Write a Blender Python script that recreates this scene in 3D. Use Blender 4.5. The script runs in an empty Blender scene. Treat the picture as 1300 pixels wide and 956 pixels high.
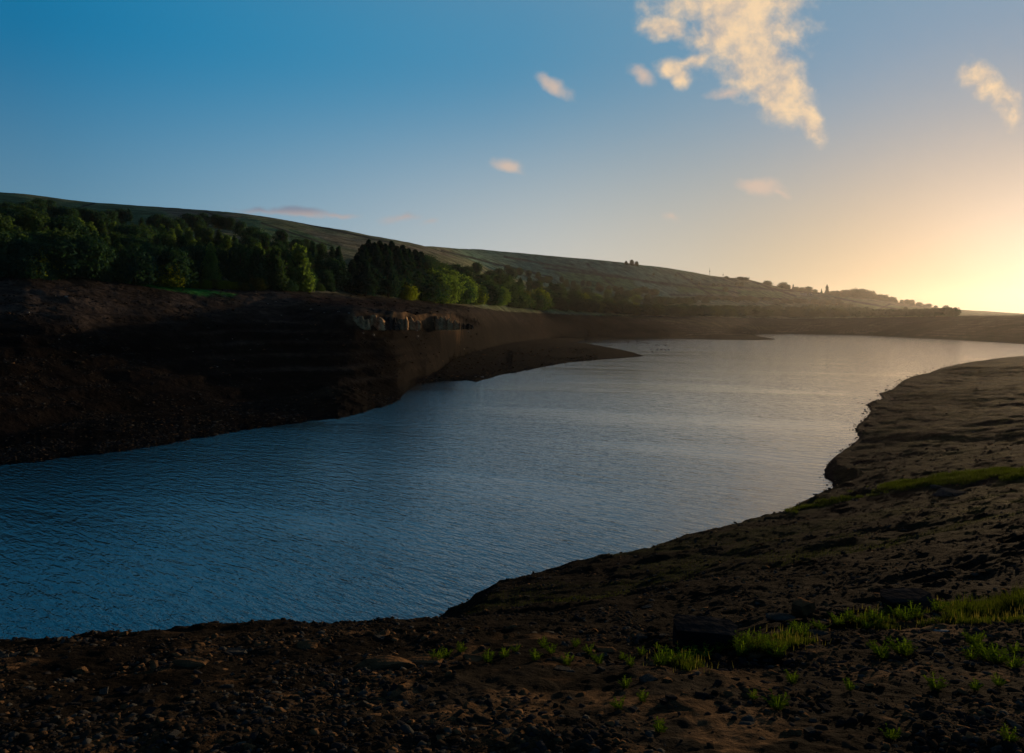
import bpy, math, random
import numpy as np
S = bpy.context.scene
COL = S.collection
rng = np.random.default_rng(7)
random.seed(7)
F = 963.0; HY = 412.0; CX = 650.0; CH = 14.0          # focal length, horizon row, centre column, eye height above water

# ------------------------------------------------------------------ noise
def _hash(ix, iy, seed):
    n = (ix.astype(np.int64)*374761393 + iy.astype(np.int64)*668265263 + seed*974711) & 0x7fffffff
    n = ((n ^ (n >> 13))*1274126177) & 0x7fffffff
    n = n ^ (n >> 16)
    return (n & 0xffff)/65535.0
def vnoise(x, y, seed=0):
    ix = np.floor(x); iy = np.floor(y); fx = x-ix; fy = y-iy
    fx = fx*fx*fx*(fx*(fx*6-15)+10); fy = fy*fy*fy*(fy*(fy*6-15)+10)
    a = _hash(ix, iy, seed); b = _hash(ix+1, iy, seed); c = _hash(ix, iy+1, seed); d = _hash(ix+1, iy+1, seed)
    return (a*(1-fx)+b*fx)*(1-fy)+(c*(1-fx)+d*fx)*fy*1.0
def fbm(x, y, oct=4, seed=0, gain=.5):
    t = np.zeros(np.broadcast(x, y).shape); a = 1.0; s = 0.0
    ca, sa = math.cos(.6), math.sin(.6)
    for k in range(oct):
        t += a*(vnoise(x, y, seed+k*17)-.5); s += a; a *= gain
        x, y = (ca*x-sa*y)*2.03+3.1, (sa*x+ca*y)*2.03+7.7
    return t/s*2
def smooth(e0, e1, v):
    t = np.clip((v-e0)/(e1-e0), 0, 1); return t*t*(3-2*t)

# ------------------------------------------------------------------ objects
def tagit(o, label=None, cat=None, group=None, kind=None):
    if label: o['label'] = label
    if cat: o['category'] = cat
    if group: o['group'] = group
    if kind: o['kind'] = kind
    return o
def mesh_np(name, verts, faces, mats=(), smooth_=False):
    me = bpy.data.meshes.new(name)
    verts = np.asarray(verts, dtype=np.float32); faces = np.asarray(faces, dtype=np.int32)
    k = faces.shape[1]
    me.vertices.add(len(verts)); me.vertices.foreach_set('co', verts.ravel())
    me.loops.add(faces.size); me.loops.foreach_set('vertex_index', faces.ravel())
    me.polygons.add(len(faces))
    me.polygons.foreach_set('loop_start', np.arange(0, faces.size, k, dtype=np.int32))
    me.polygons.foreach_set('loop_total', np.full(len(faces), k, dtype=np.int32))
    if smooth_: me.polygons.foreach_set('use_smooth', np.ones(len(faces), dtype=bool))
    me.update(); me.validate()
    for m in mats: me.materials.append(m)
    return me
def link(name, me, parent=None, loc=None, rz=0, sc=None):
    o = bpy.data.objects.new(name, me); COL.objects.link(o)
    if parent is not None: o.parent = parent
    if loc is not None: o.location = loc
    o.rotation_euler = (0, 0, rz)
    if sc is not None: o.scale = sc
    return o
def empty(name, loc, rz=0, sc=(1, 1, 1)):
    return link(name, None, None, loc, rz, sc)
class MB:
    def __init__(s): s.v = []; s.f = []
    def box(s, c, d, rot=0, taper=1.0):
        n = len(s.v); cr, sr = math.cos(rot), math.sin(rot)
        for z in (-.5, .5):
            t = taper if z > 0 else 1
            for x, y in ((-.5, -.5), (.5, -.5), (.5, .5), (-.5, .5)):
                X, Y = x*d[0]*t, y*d[1]*t
                s.v.append((c[0]+cr*X-sr*Y, c[1]+sr*X+cr*Y, c[2]+z*d[2]))
        for q in ((0, 3, 2, 1), (4, 5, 6, 7), (0, 1, 5, 4), (1, 2, 6, 5), (2, 3, 7, 6), (3, 0, 4, 7)):
            s.f.append([n+i for i in q])
        return s
    def tube(s, p, r, n=7):
        base = len(s.v); p = [np.array(a, float) for a in p]
        for i, c in enumerate(p):
            d = p[min(i+1, len(p)-1)]-p[max(i-1, 0)]; d /= (np.linalg.norm(d)+1e-9)
            u = np.cross(d, (0, 1, 0) if abs(d[1]) < .9 else (1, 0, 0)); u /= np.linalg.norm(u); w = np.cross(d, u)
            for k in range(n):
                a = 2*math.pi*k/n; s.v.append(tuple(c+r[i]*(math.cos(a)*u+math.sin(a)*w)))
        for i in range(len(p)-1):
            for k in range(n):
                s.f.append([base+i*n+k, base+i*n+(k+1) % n, base+(i+1)*n+(k+1) % n, base+(i+1)*n+k])
        m = len(s.v); s.v.append(tuple(p[-1]))
        for k in range(n): s.f.append([base+(len(p)-1)*n+k, base+(len(p)-1)*n+(k+1) % n, m])
        return s
    def mesh(s, name, mats, smooth_=False):
        me = bpy.data.meshes.new(name); me.from_pydata(s.v, [], s.f)
        for m in mats: me.materials.append(m)
        if smooth_:
            for p in me.polygons: p.use_smooth = True
        me.update(); return me

# ------------------------------------------------------------------ materials
def newmat(name):
    m = bpy.data.materials.new(name); m.use_nodes = True
    nt = m.node_tree; b = nt.nodes['Principled BSDF']; return m, nt, b
def N(nt, typ, **kw):
    n = nt.nodes.new(typ)
    for k, v in kw.items():
        if k.startswith('i_'):
            key = k[2:]; key = int(key) if key.isdigit() else key.replace('_', ' ')
            n.inputs[key].default_value = v
        else: setattr(n, k, v)
    return n
def math_(nt, op, a, b=None, c=None):
    n = nt.nodes.new('ShaderNodeMath'); n.operation = op
    for i, v in enumerate((a, b, c)):
        if v is None: continue
        if isinstance(v, (int, float)): n.inputs[i].default_value = v
        else: nt.links.new(v, n.inputs[i])
    return n.outputs[0]
def ramp(nt, fac, stops, interp='LINEAR'):
    n = nt.nodes.new('ShaderNodeValToRGB'); n.color_ramp.interpolation = interp
    e = n.color_ramp.elements
    while len(e) < len(stops): e.new(.5)
    for i, (p, c) in enumerate(stops):
        e[i].position = p; e[i].color = (*c, 1)
    nt.links.new(fac, n.inputs[0]); return n.outputs[0]
def plain(name, col, rough=.7, var=.25, scale=3.0, bump=.0, bscale=20, obj=True, spec=.3):
    m, nt, b = newmat(name)
    tc = N(nt, 'ShaderNodeTexCoord')
    nz = N(nt, 'ShaderNodeTexNoise', i_Scale=scale, i_Detail=5.0, i_Roughness=.6)
    nt.links.new(tc.outputs['Object'], nz.inputs['Vector'])
    lo = tuple(c*(1-var) for c in col); hi = tuple(min(1, c*(1+var)) for c in col)
    cr = ramp(nt, nz.outputs['Fac'], [(.3, lo), (.7, hi)])
    nt.links.new(cr, b.inputs['Base Color']); b.inputs['Roughness'].default_value = rough
    b.inputs['Specular IOR Level'].default_value = spec*.4 if spec > .4 else 0.0
    if bump:
        n2 = N(nt, 'ShaderNodeTexNoise', i_Scale=bscale, i_Detail=4.0); nt.links.new(tc.outputs['Object'], n2.inputs['Vector'])
        bp = N(nt, 'ShaderNodeBump', i_Strength=bump, i_Distance=.05); nt.links.new(n2.outputs['Fac'], bp.inputs['Height'])
        nt.links.new(bp.outputs[0], b.inputs['Normal'])
    return m
def terrain_mat(name, fine, bumpd, strands=False):
    m, nt, b = newmat(name)
    at = N(nt, 'ShaderNodeAttribute', attribute_name='albedo')
    tc = N(nt, 'ShaderNodeTexCoord')
    outs = []
    for i, (sc, det) in enumerate(fine):
        nz = N(nt, 'ShaderNodeTexNoise', i_Scale=sc, i_Detail=det, i_Roughness=.65); nt.links.new(tc.outputs['Object'], nz.inputs['Vector']); outs.append(nz.outputs['Fac'])
    a = math_(nt, 'MULTIPLY_ADD', outs[0], 3.4, -.75)
    c = math_(nt, 'MULTIPLY_ADD', outs[1], 3.2, -.6)
    f = math_(nt, 'MAXIMUM', math_(nt, 'MULTIPLY', a, c), .12)
    mx = N(nt, 'ShaderNodeVectorMath', operation='SCALE'); nt.links.new(at.outputs['Color'], mx.inputs[0]); nt.links.new(f, mx.inputs['Scale'])
    nt.links.new(mx.outputs[0], b.inputs['Base Color']); b.inputs['Roughness'].default_value = .92; b.inputs['Specular IOR Level'].default_value = .02
    h = math_(nt, 'ADD', math_(nt, 'MULTIPLY', outs[0], fine[1][0]/fine[0][0]*.35), outs[1])
    bp = N(nt, 'ShaderNodeBump', i_Strength=1.0, i_Distance=bumpd); nt.links.new(h, bp.inputs['Height']); nt.links.new(bp.outputs[0], b.inputs['Normal'])
    df = N(nt, 'ShaderNodeBsdfDiffuse', i_Roughness=.3); nt.links.new(mx.outputs[0], df.inputs[0]); nt.links.new(bp.outputs[0], df.inputs['Normal'])
    ms = N(nt, 'ShaderNodeMixShader'); ms.inputs[0].default_value = .68; nt.links.new(b.outputs[0], ms.inputs[1]); nt.links.new(df.outputs[0], ms.inputs[2]); nt.links.new(ms.outputs[0], nt.nodes['Material Output'].inputs[0])
    return m
M_near = terrain_mat('peat_soil', [(1.6, 7.0), (14.0, 7.0)], .045)
M_far = terrain_mat('bank_and_moor', [(.05, 7.0), (.5, 6.0)], .45)
M_stone = plain('grey_stone', (.05, .047, .04), .85, .4, 6, .5, 14)
M_dark = plain('dark_gritstone', (.02, .019, .019), .85, .4, 5, .6, 12)
M_tan = plain('tan_stone', (.11, .062, .03), .85, .4, 6, .5, 14)
M_pale = plain('pale_stone', (.22, .21, .19), .85, .3, 6, .3, 14)
M_face = plain('quarry_rock', (.46, .27, .13), .9, .55, .9, .9, 2.5)
M_bark = plain('bark', (.05, .038, .028), .9, .3, 3)
M_wall = plain('whitewash', (.62, .6, .55), .8, .1, .5)
M_roof = plain('roof_slate', (.07, .07, .075), .7, .2, 2)
M_glass = plain('window_glass', (.03, .035, .04), .15, .1, 2, spec=.6)
M_metal = plain('weathered_steel', (.12, .12, .12), .6, .2, 2)
M_goose = plain('goose_plumage', (.015, .013, .011), .8, .4, 9)
M_gneck = plain('black_plumage', (.006, .006, .006), .7, .2, 9)
def leafmat(name, c1, c2, trans=.35):
    m, nt, b = newmat(name)
    g = N(nt, 'ShaderNodeNewGeometry'); oi = N(nt, 'ShaderNodeObjectInfo')
    r = math_(nt, 'ADD', math_(nt, 'MULTIPLY', g.outputs['Random Per Island'], .6), math_(nt, 'MULTIPLY', oi.outputs['Random'], .4))
    col = ramp(nt, r, [(.0, c1), (1., c2)])
    nt.links.new(col, b.inputs['Base Color']); b.inputs['Roughness'].default_value = .7; b.inputs['Specular IOR Level'].default_value = 0.0
    tr = N(nt, 'ShaderNodeBsdfTranslucent')
    hs = N(nt, 'ShaderNodeVectorMath', operation='MULTIPLY'); nt.links.new(col, hs.inputs[0]); hs.inputs[1].default_value = (1.5, 1.7, .6)
    nt.links.new(hs.outputs[0], tr.inputs[0])
    mx = N(nt, 'ShaderNodeMixShader'); mx.inputs[0].default_value = trans
    out = nt.nodes['Material Output']
    nt.links.new(b.outputs[0], mx.inputs[1]); nt.links.new(tr.outputs[0], mx.inputs[2]); nt.links.new(mx.outputs[0], out.inputs[0])
    return m
L_dark = leafmat('leaves_dark', (.02, .052, .036), (.04, .08, .046), .25)
L_mid = leafmat('leaves_mid', (.03, .062, .034), (.06, .094, .04), .3)
L_pale = leafmat('leaves_pale', (.08, .13, .045), (.14, .19, .055), .4)
L_yel = leafmat('leaves_yellow_green', (.075, .11, .014), (.15, .165, .025), .45)
L_pine = leafmat('needles_dark', (.013, .036, .028), (.028, .06, .042), .18)
L_rust = leafmat('leaves_rust', (.06, .065, .02), (.10, .095, .03), .35)
L_weed = leafmat('weed_leaves', (.05, .09, .008), (.10, .14, .015), .5)
L_grass = leafmat('grass_blades', (.024, .036, .006), (.056, .062, .014), .4)
L_dry = leafmat('dry_grass', (.12, .10, .04), (.2, .16, .07), .3)

# ------------------------------------------------------------------ far terrain: left bank, hills, far shore
def T(tab, x): return np.interp(x, [p[0] for p in tab], [p[1] for p in tab])
def Dw(y): return CH*F/(y-HY)
xs_far = np.concatenate([np.arange(-700, -40, 14), np.arange(-40, 1345, 1.7), np.arange(1346, 2200, 14)])
ys_far = np.exp(np.linspace(math.log(40), math.log(4300), 720))
SHORE = [(-700, 640), (-200, 605), (31, 588), (75, 582), (120, 577), (160, 571), (200, 566), (240, 558), (270, 553), (310, 546), (350, 541), (390, 535), (430, 530),
         (455, 523), (480, 517), (497, 513), (508, 507), (513, 500), (519, 494), (530, 489), (560, 484), (590, 483), (605, 485), (618, 481), (632, 477), (660, 471), (690, 462), (700, 450), (712, 441), (728, 435), (745, 430.2),
         (850, 430.4), (944, 431.6), (952, 431.6), (957, 425), (965, 423.8), (990, 424), (1040, 424.6), (1100, 426), (1150, 428.6), (1200, 431.2), (1269, 435), (1300, 437), (1500, 447), (2200, 470)]
YFULL = [(-700, 130), (31, 165), (200, 195), (400, 240), (500, 300), (560, 390), (600, 500), (640, 640), (700, 790), (745, 850), (800, 900), (900, 1050), (1000, 1400), (1100, 1200), (1269, 820), (1500, 650), (2200, 500)]
YB = [(-700, 330), (-200, 346), (31, 352), (100, 350), (190, 361), (250, 365), (330, 366), (400, 371), (450, 374), (500, 379), (560, 386), (600, 387), (660, 389.5), (720, 394), (800, 399), (850, 401), (900, 402), (1000, 403), (1100, 402), (1200, 401), (1269, 401), (1500, 396), (2200, 385)]
SKY = [(-700, 200), (-100, 236), (31, 245), (110, 256), (200, 262), (290, 268.5), (330, 273.5), (360, 278), (400, 286), (435, 291), (470, 298), (505, 304.5), (550, 310), (600, 314), (640, 318), (690, 322), (720, 325), (760, 328), (795, 332), (840, 337),
       (870, 342), (900, 348), (925, 351), (950, 353), (975, 360), (1000, 365), (1050, 372), (1100, 377), (1150, 385), (1200, 391.5), (1235, 394), (1269, 396), (1300, 398), (1500, 402), (2200, 404)]
CR1 = [(-700, 200), (-100, 236), (31, 245), (110, 256), (200, 262), (290, 268.5), (330, 273.5), (360, 278), (400, 286), (435, 291), (470, 298), (505, 304.5), (530, 309.5), (560, 317), (600, 329), (620, 340), (660, 354), (700, 365), (750, 373), (800, 377), (900, 384), (1000, 389), (1100, 394), (1269, 399), (2200, 404)]
YC1 = [(-700, 800), (500, 900), (600, 1000), (700, 1250), (900, 1600), (1000, 1900), (1269, 1500), (2200, 1300)]
YSK = [(-700, 800), (500, 900), (540, 1250), (600, 1600), (800, 1900), (1000, 2500), (1269, 2600), (2200, 2400)]
def zat(y, Y): return CH-(y-HY)*Y/F
BENCH = [(-700, 0), (520, 150), (560, 215), (620, 400), (660, 560), (700, 680), (745, 742), (800, 752), (850, 760), (900, 850), (957, 1030), (965, 1050), (966, 0), (2200, 0)]
Z = np.empty((len(ys_far), len(xs_far)))
shore_j = T(SHORE, xs_far)
shore_0 = shore_j.copy(); shore_j = shore_j + (fbm(xs_far/9., xs_far*0, 4, 3)*1.3)*np.clip((shore_j-440)/60, .0, 1.3)
_w = np.hanning(61); _w /= _w.sum(); YSM = np.convolve(np.pad(np.minimum(Dw(shore_0), 260), 30, mode='edge'), _w, 'valid')   # broad shape of the bank, without the coves
for i, x in enumerate(xs_far):
    Yj = Dw(shore_j[i]); Ys = Dw(shore_0[i]); Ys = max(Ys, YSM[i]) if x < 640 else Ys; Yb0 = float(T(BENCH, x)); Yf = T(YFULL, x); Yf = max(Yf, Ys*1.12); Zf = zat(T(YB, x), Yf)
    c1 = T(YC1, x); Zc1 = zat(T(CR1, x), c1); sk = T(YSK, x); Zs = zat(T(SKY, x), sk)
    ks = [(Yj*.5, -9), (Yj*.93, -1.2), (Yj, 0), (Yj*1.006, .12)]
    Ys = max(Ys, Yj*1.01)
    wb = float(smooth(1.0, 1.3, Yb0/Ys)); Yb0 = max(Yb0, Ys*1.012)
    ks.append((Ys*1.008, .1+.25*wb)); ks.append((Yb0, .15+1.35*wb)); Ys = Yb0
    e = smooth(330, 450, x)*(1-smooth(600, 660, x))       # quarry ledge
    if x < 660:
        a = Ys+(Yf-Ys)*.06; ks.append((a, .9))
        q = float(T([(0, 150), (450, 185), (500, 200), (560, 240), (580, 290), (600, 350), (620, 420), (660, 590)], x))   # distance of the quarry face
        q = max(q, Ys*1.06); zq0 = zat(416.5-.0*(x-450), q); zq1 = zat(397.5, q+4)
        mY = Ys+(Yf-Ys)*.42; mZ = Zf*.36
        mY2 = Ys+(Yf-Ys)*.46; mZ2 = Zf*.44
        ks.append((mY*(1-e)+q*e, mZ*(1-e)+zq0*e)); ks.append((mY2*(1-e)+(q+3.0)*e, mZ2*(1-e)+zq1*e))
    elif x < 957:
        ks.append((Ys+(Yf-Ys)*.05, 1.0)); ks.append((Ys+(Yf-Ys)*.45, Zf*.5))
    else:
        ks.append((Ys+(Yf-Ys)*.03, 1.2)); ks.append((Ys+(Yf-Ys)*.5, Zf*.55))
    ks.append((Yf, Zf)); ks.append((Yf+(c1-Yf)*.5, Zf+(Zc1-Zf)*.47)); ks.append((c1, Zc1))
    if sk > c1+80:
        dz = zat(T(SKY, x), c1+(sk-c1)*.4)
        ks.append((c1+(sk-c1)*.3, min(Zc1, dz)-4*smooth(520, 640, x)*(1-smooth(700, 800, x)))); ks.append((sk, Zs))
    last = max(sk, c1+1)
    ks.append((last*1.15, Zs*.93)); ks.append((last*1.8, Zs*.5)); ks.append((8000, Zs*.4))
    Z[:, i] = np.interp(ys_far, [k[0] for k in ks], [k[1] for k in ks])
XX = (xs_far[None, :]-CX)/F*ys_far[:, None]; YY = np.repeat(ys_far[:, None], len(xs_far), 1); PX = np.repeat(xs_far[None, :], len(ys_far), 0)
# smooth along the columns direction a little so that keys do not show as creases
def blur(A, k, ax):
    w = np.hanning(k+2)[1:-1]; w /= w.sum()
    pad = [(0, 0), (0, 0)]; pad[ax] = (k//2, k//2)
    B = np.pad(A, pad, mode='edge'); return np.apply_along_axis(lambda v: np.convolve(v, w, 'valid'), ax, B)
Zb = blur(blur(Z, 9, 0), 25, 1)
bw = smooth(1.5, 5, Z)*smooth(1.0, 6, np.abs(Z))
QD = T([(0, 150), (450, 185), (500, 200), (560, 240), (580, 290), (600, 350), (620, 420), (660, 590)], PX)
qreg = smooth(380, 480, PX)*(1-smooth(600, 660, PX))*(1-smooth(8, 14, np.abs(YY-QD-1.5)))
Z = Z+(Zb-Z)*bw*(1-qreg)
# low spits: one before the inlet, one far point
def spit(x0, x1, front, back, top):
    global Z
    f_ = Dw(T(front, PX)); b_ = Dw(T(back, PX))
    t = (YY-f_)/(b_-f_)
    prof = np.where((t > 0) & (t < 1), np.sin(np.clip(t, 0, 1)*math.pi)**.7, -.6-6*np.minimum(np.abs(t), np.abs(t-1)))
    z = np.where((PX > x0) & (PX < x1), top(PX)*prof, -9)
    Z = np.maximum(Z, z)
spit(650, 817.5, [(650, 474), (690, 466), (720, 460.5), (760, 457), (800, 454), (817, 452.3)], [(650, 440), (700, 434.5), (745, 436), (765, 439.5), (790, 444), (806, 448), (817, 451.8)],
     lambda x: 1.0*(1-smooth(700, 817, x))+.22)
spit(900, 985, [(900, 430.5), (955, 431.6), (975, 431.6), (985, 431)], [(900, 422), (950, 424), (962, 426.5), (975, 429), (985, 430.4)], lambda x: 2.6*(1-smooth(925, 985, x))+.35)
land = smooth(0, .6, Z)
Z += land*(fbm(XX/14, YY/14, 4, 11)*.7*smooth(0, 6, Z)*(1-.4*smooth(600, 1000, YY)) + fbm(XX/3.2, YY/3.2, 4, 12)*.2*(YY < 500)*smooth(.1, 2, Z) + fbm(XX/.9, YY/.9, 3, 14)*.06*(YY < 300)*smooth(.0, .5, Z))
Z += land*smooth(20, 60, Z)*fbm(XX/60, YY/60, 3, 13)*2.0*(1-smooth(700, 900, YY)*.7)
band = smooth(.5, 2, Z)*(1-smooth(19, 24, Z))*(1-qreg)
Z += band*np.sin((Z+fbm(XX/25, YY/25, 3, 21)*.8)*2*math.pi/1.9)*.2   # strand-line steps left by the falling water
# rubble spur
spur = np.exp(-(((PX-430-(T([(0, 0), (1, 1)], 0)))/34.)**2))*np.exp(-((YY-135)/16.)**2)
Z += spur*(1.6+fbm(XX/2, YY/2, 3, 33)*.9)
Z += qreg*fbm(XX/2.2, YY/9, 4, 44)*.5
IY = HY-(Z-CH)*F/YY      # picture row of every vertex
def hfar(x, Y):
    i = np.interp(x, xs_far, np.arange(len(xs_far))); j = np.interp(math.log(Y), np.log(ys_far), np.arange(len(ys_far)))
    i0 = int(min(i, len(xs_far)-2)); j0 = int(min(j, len(ys_far)-2)); a = i-i0; b = j-j0
    return (Z[j0, i0]*(1-a)+Z[j0, i0+1]*a)*(1-b)+(Z[j0+1, i0]*(1-a)+Z[j0+1, i0+1]*a)*b
def grid_faces(nr, nc):
    i = np.arange(nr-1)[:, None]*nc+np.arange(nc-1)[None, :]
    return np.stack([i, i+1, i+nc+1, i+nc], -1).reshape(-1, 4)
def mixc(A, c, w): return A*(1-w[..., None])+np.array(c)*w[..., None]
def poly_mask(px, py, pts, soft=3.0):
    """soft mask of a polygon given by its corners"""
    pts = np.array(pts, float); inside = np.zeros(px.shape, bool); dmin = np.full(px.shape, 1e9)
    n = len(pts)
    for k in range(n):
        x0, y0 = pts[k]; x1, y1 = pts[(k+1) % n]
        cond = ((y0 > py) != (y1 > py)) & (px < (x1-x0)*(py-y0)/((y1-y0) if y1 != y0 else 1e-9)+x0)
        inside ^= cond
        t = np.clip(((px-x0)*(x1-x0)+(py-y0)*(y1-y0))/((x1-x0)**2+(y1-y0)**2+1e-9), 0, 1)
        d = np.hypot(px-x0-t*(x1-x0), py-y0-t*(y1-y0)); dmin = np.minimum(dmin, d)
    sd = np.where(inside, dmin, -dmin)
    return smooth(-soft*.5, soft*.5, sd)
A = np.zeros(Z.shape+(3,))
n1 = fbm(XX/30, YY/30, 4, 51); n2 = fbm(XX/7, YY/7, 4, 52); n3 = fbm(XX/120, YY/50, 3, 53)
peat = np.array((.017, .0125, .010)); 
A[:] = peat
A = mixc(A, (.038, .027, .019), smooth(-.1, .7, n2)*.6)
A = mixc(A, (.15, .112, .088), smooth(10, 20, Z+n1*5)*.75)                    # drier upper bank
A = mixc(A, (.06, .03, .021), smooth(640, 700, PX)*(1-smooth(840, 900, PX))*smooth(.6, 3, Z)*.7*(YY < 1000))  # red soil behind the inlet
A = mixc(A, (.06, .05, .03), smooth(840, 930, PX)*smooth(2, 10, Z)*.7)
A = mixc(A, (.10, .08, .05), spur[...]*smooth(-.2, .5, n2)*.8)
strip = smooth(.45, .9, np.sin((Z+n1*.8)*2*math.pi/2.3))*smooth(.0, .5, n3+.2)*band
A = mixc(A, (.17, .13, .10), strip*np.where(PX > 820, .85, .45-.25*smooth(430, 500, PX)))
hz = smooth(22.5, 27, Z+n1*1.0)                                                # above the full-water line: grass and moor
moor = mixc(np.broadcast_to(np.array((.09, .108, .052)), A.shape), (.13, .12, .065), smooth(-.4, .5, n3))
moor = mixc(moor, (.06, .062, .042), smooth(.1, .7, n1)*.6)
A = A*(1-hz[..., None])+moor*hz[..., None]
GREEN = (.07, .11, .035); DG = (.045, .07, .03); TAN = (.2, .16, .085)
jx = PX+n1*4; jy = IY+n2*1.0
A = mixc(A, (.052, .085, .04), poly_mask(jx, jy, [(-400, 200), (31, 249), (110, 259), (180, 265), (210, 270), (215, 300), (-400, 300)], 5)*hz*.9)
A = mixc(A, (.10, .07, .055), poly_mask(jx, jy, [(200, 262), (300, 272), (330, 284), (230, 280)], 4)*.6)
A = mixc(A, (.08, .115, .05), poly_mask(jx, jy, [(300, 276), (330, 279), (352, 290), (357, 303), (335, 300), (312, 288)], 3))
A = mixc(A, (.06, .10, .045), poly_mask(jx, jy, [(366, 290), (385, 295), (412, 305), (430, 316), (390, 320), (368, 310)], 3))
A = mixc(A, (.14, .10, .07), poly_mask(jx, jy, [(380, 289), (470, 305), (560, 318), (610, 340), (560, 345), (440, 316), (400, 300)], 6)*.55)
A = mixc(A, (.13, .13, .06), poly_mask(jx, jy, [(535, 318), (600, 333), (616, 341), (560, 338)], 4)*.7)
A = mixc(A, (.08, .14, .085), smooth(0, 1, (YY-T(YC1, PX)*1.1)/60)*smooth(560, 600, PX)*(1-smooth(820, 950, PX))*.75)
for p in ([(855, 361), (930, 365), (925, 374), (860, 371)], [(936, 368), (995, 371), (990, 379), (940, 379)], [(1085, 386), (1190, 392), (1180, 402), (1100, 402)], [(700, 345), (800, 352), (820, 372), (740, 368)]):
    A = mixc(A, (.075, .12, .04), poly_mask(jx, jy, p, 3)*.85)
# dry stone walls between the pastures
for (x0, y0, x1, y1) in ((332, 283, 420, 312), (365, 279, 500, 309), (690, 340, 940, 372), (850, 374, 1000, 380), (120, 258, 60, 275), (940, 352, 1010, 376), (1060, 378, 1180, 400), (560, 318, 700, 352), (640, 326, 850, 362), (745, 335, 790, 372), (860, 346, 905, 376), (260, 268, 300, 285), (880, 360, 1040, 372), (1130, 386, 1100, 400)):
    t = np.clip(((PX-x0)*(x1-x0)+(IY-y0)*(y1-y0))/((x1-x0)**2+(y1-y0)**2), 0, 1)
    d = np.hypot(PX-x0-t*(x1-x0), IY-y0-t*(y1-y0)+n2*.5)
    A = mixc(A, (.02, .02, .018), (1-smooth(.6, 1.7, d))*(YY > 450)*.85)
A = mixc(A, (.09, .36, .07), poly_mask(PX+n2*3, IY+n2*.8, [(165, 359.5), (195, 361), (230, 364), (270, 369), (303, 374), (292, 377.5), (262, 376), (228, 371), (195, 365)], 1.6)*(YY < 260))
A = mixc(A, (.11, .13, .04), poly_mask(jx, jy, [(652, 387), (700, 391), (745, 393), (800, 399), (830, 404), (770, 402), (735, 397), (690, 394.5)], 2)*.9*(YY < 1100))
A = mixc(A, TAN, poly_mask(jx, jy, [(735, 396), (800, 399.5), (860, 405), (915, 410), (985, 417), (965, 419), (900, 414), (850, 409), (780, 402)], 3)*smooth(-.5, .3, n2)*.8*(YY < 1300))
A = mixc(A, TAN, poly_mask(jx, jy, [(405, 366), (450, 373), (470, 377), (450, 378), (408, 369)], 1.5)*.8)
A = mixc(A, (.09, .04, .03), poly_mask(jx, jy, [(370, 374), (450, 380), (520, 385), (520, 392), (420, 388), (370, 382)], 4)*.6)
A = mixc(A, (.13, .09, .06), poly_mask(jx, jy, [(230, 368), (330, 378), (420, 392), (380, 396), (300, 388)], 6)*smooth(.0, .5, n2)*.8)
A = mixc(A, (.62, .36, .18), qreg*smooth(430, 455, PX)*(1-smooth(585, 600, PX))*smooth(-.5, 2, YY-QD)*(1-smooth(4, 6, YY-QD))*smooth(-.3, .4, fbm(XX/1.6, YY/12, 3, 95))*smooth(390, 394, IY)*(1-smooth(418, 422, IY)))
A = mixc(A, (.012, .011, .011), (1-smooth(.15, .9, Z+n2*.3)))                 # wet margin
V = np.stack([XX, YY, Z], -1).reshape(-1, 3)
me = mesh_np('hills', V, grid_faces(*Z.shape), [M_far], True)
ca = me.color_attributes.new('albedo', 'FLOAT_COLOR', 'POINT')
ca.data.foreach_set('color', np.concatenate([np.clip(A*np.where(hz > .5, 1.5+.3*smooth(500, 900, YY), .42-.16*smooth(430, 500, PX)*(1-smooth(760, 860, PX)))[..., None], .002, 1), np.ones(Z.shape+(1,))], -1).astype(np.float32).ravel())  # bank colour darkened in the middle columns to offset sunlight on its faces
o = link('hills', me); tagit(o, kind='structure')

# ------------------------------------------------------------------ near terrain: the bank we stand on
SH = [(1500, 440.5), (1300, 452), (1269, 455), (1226, 461), (1193, 468), (1182, 473), (1159, 478), (1145, 484), (1134, 494), (1116, 500), (1122, 507), (1106, 510), (1100, 514), (1104, 519), (1104, 525),
      (1099, 531), (1090, 539), (1085, 547), (1091, 557), (1076, 569), (1063, 578), (1053, 587), (1046, 596), (1047, 606), (1055, 614), (1057, 619), (1030, 633), (1002, 646), (972, 660), (938, 668), (891, 682), (880, 686), (846, 696), (812, 708),
      (780, 717), (767, 720), (763, 725), (731, 733), (697, 741), (663, 748), (623, 758), (600, 766), (575, 775), (550, 788)]
shore = [((x-CX)/F*Dw(y), Dw(y)) for x, y in SH]
shore += [(-6, 29), (-13, 24), (-21, 19), (-30, 11), (-42, 0), (-60, -12), (-100, -40)]
shore = np.array(shore)
poly_in = np.array(list(map(tuple, shore))+[(-100, -400), (1500, -400), (1500, 700)])
def seg_dist(px, py, pts):
    d = np.full(px.shape, 1e9)
    for k in range(len(pts)-1):
        x0, y0 = pts[k]; x1, y1 = pts[k+1]
        t = np.clip(((px-x0)*(x1-x0)+(py-y0)*(y1-y0))/((x1-x0)**2+(y1-y0)**2), 0, 1)
        d = np.minimum(d, np.hypot(px-x0-t*(x1-x0), py-y0-t*(y1-y0)))
    return d
def inside(px, py, pts):
    r = np.zeros(px.shape, bool); n = len(pts)
    for k in range(n):
        x0, y0 = pts[k]; x1, y1 = pts[(k+1) % n]
        r ^= ((y0 > py) != (y1 > py)) & (px < (x1-x0)*(py-y0)/((y1-y0) if y1 != y0 else 1e-9)+x0)
    return r
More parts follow.
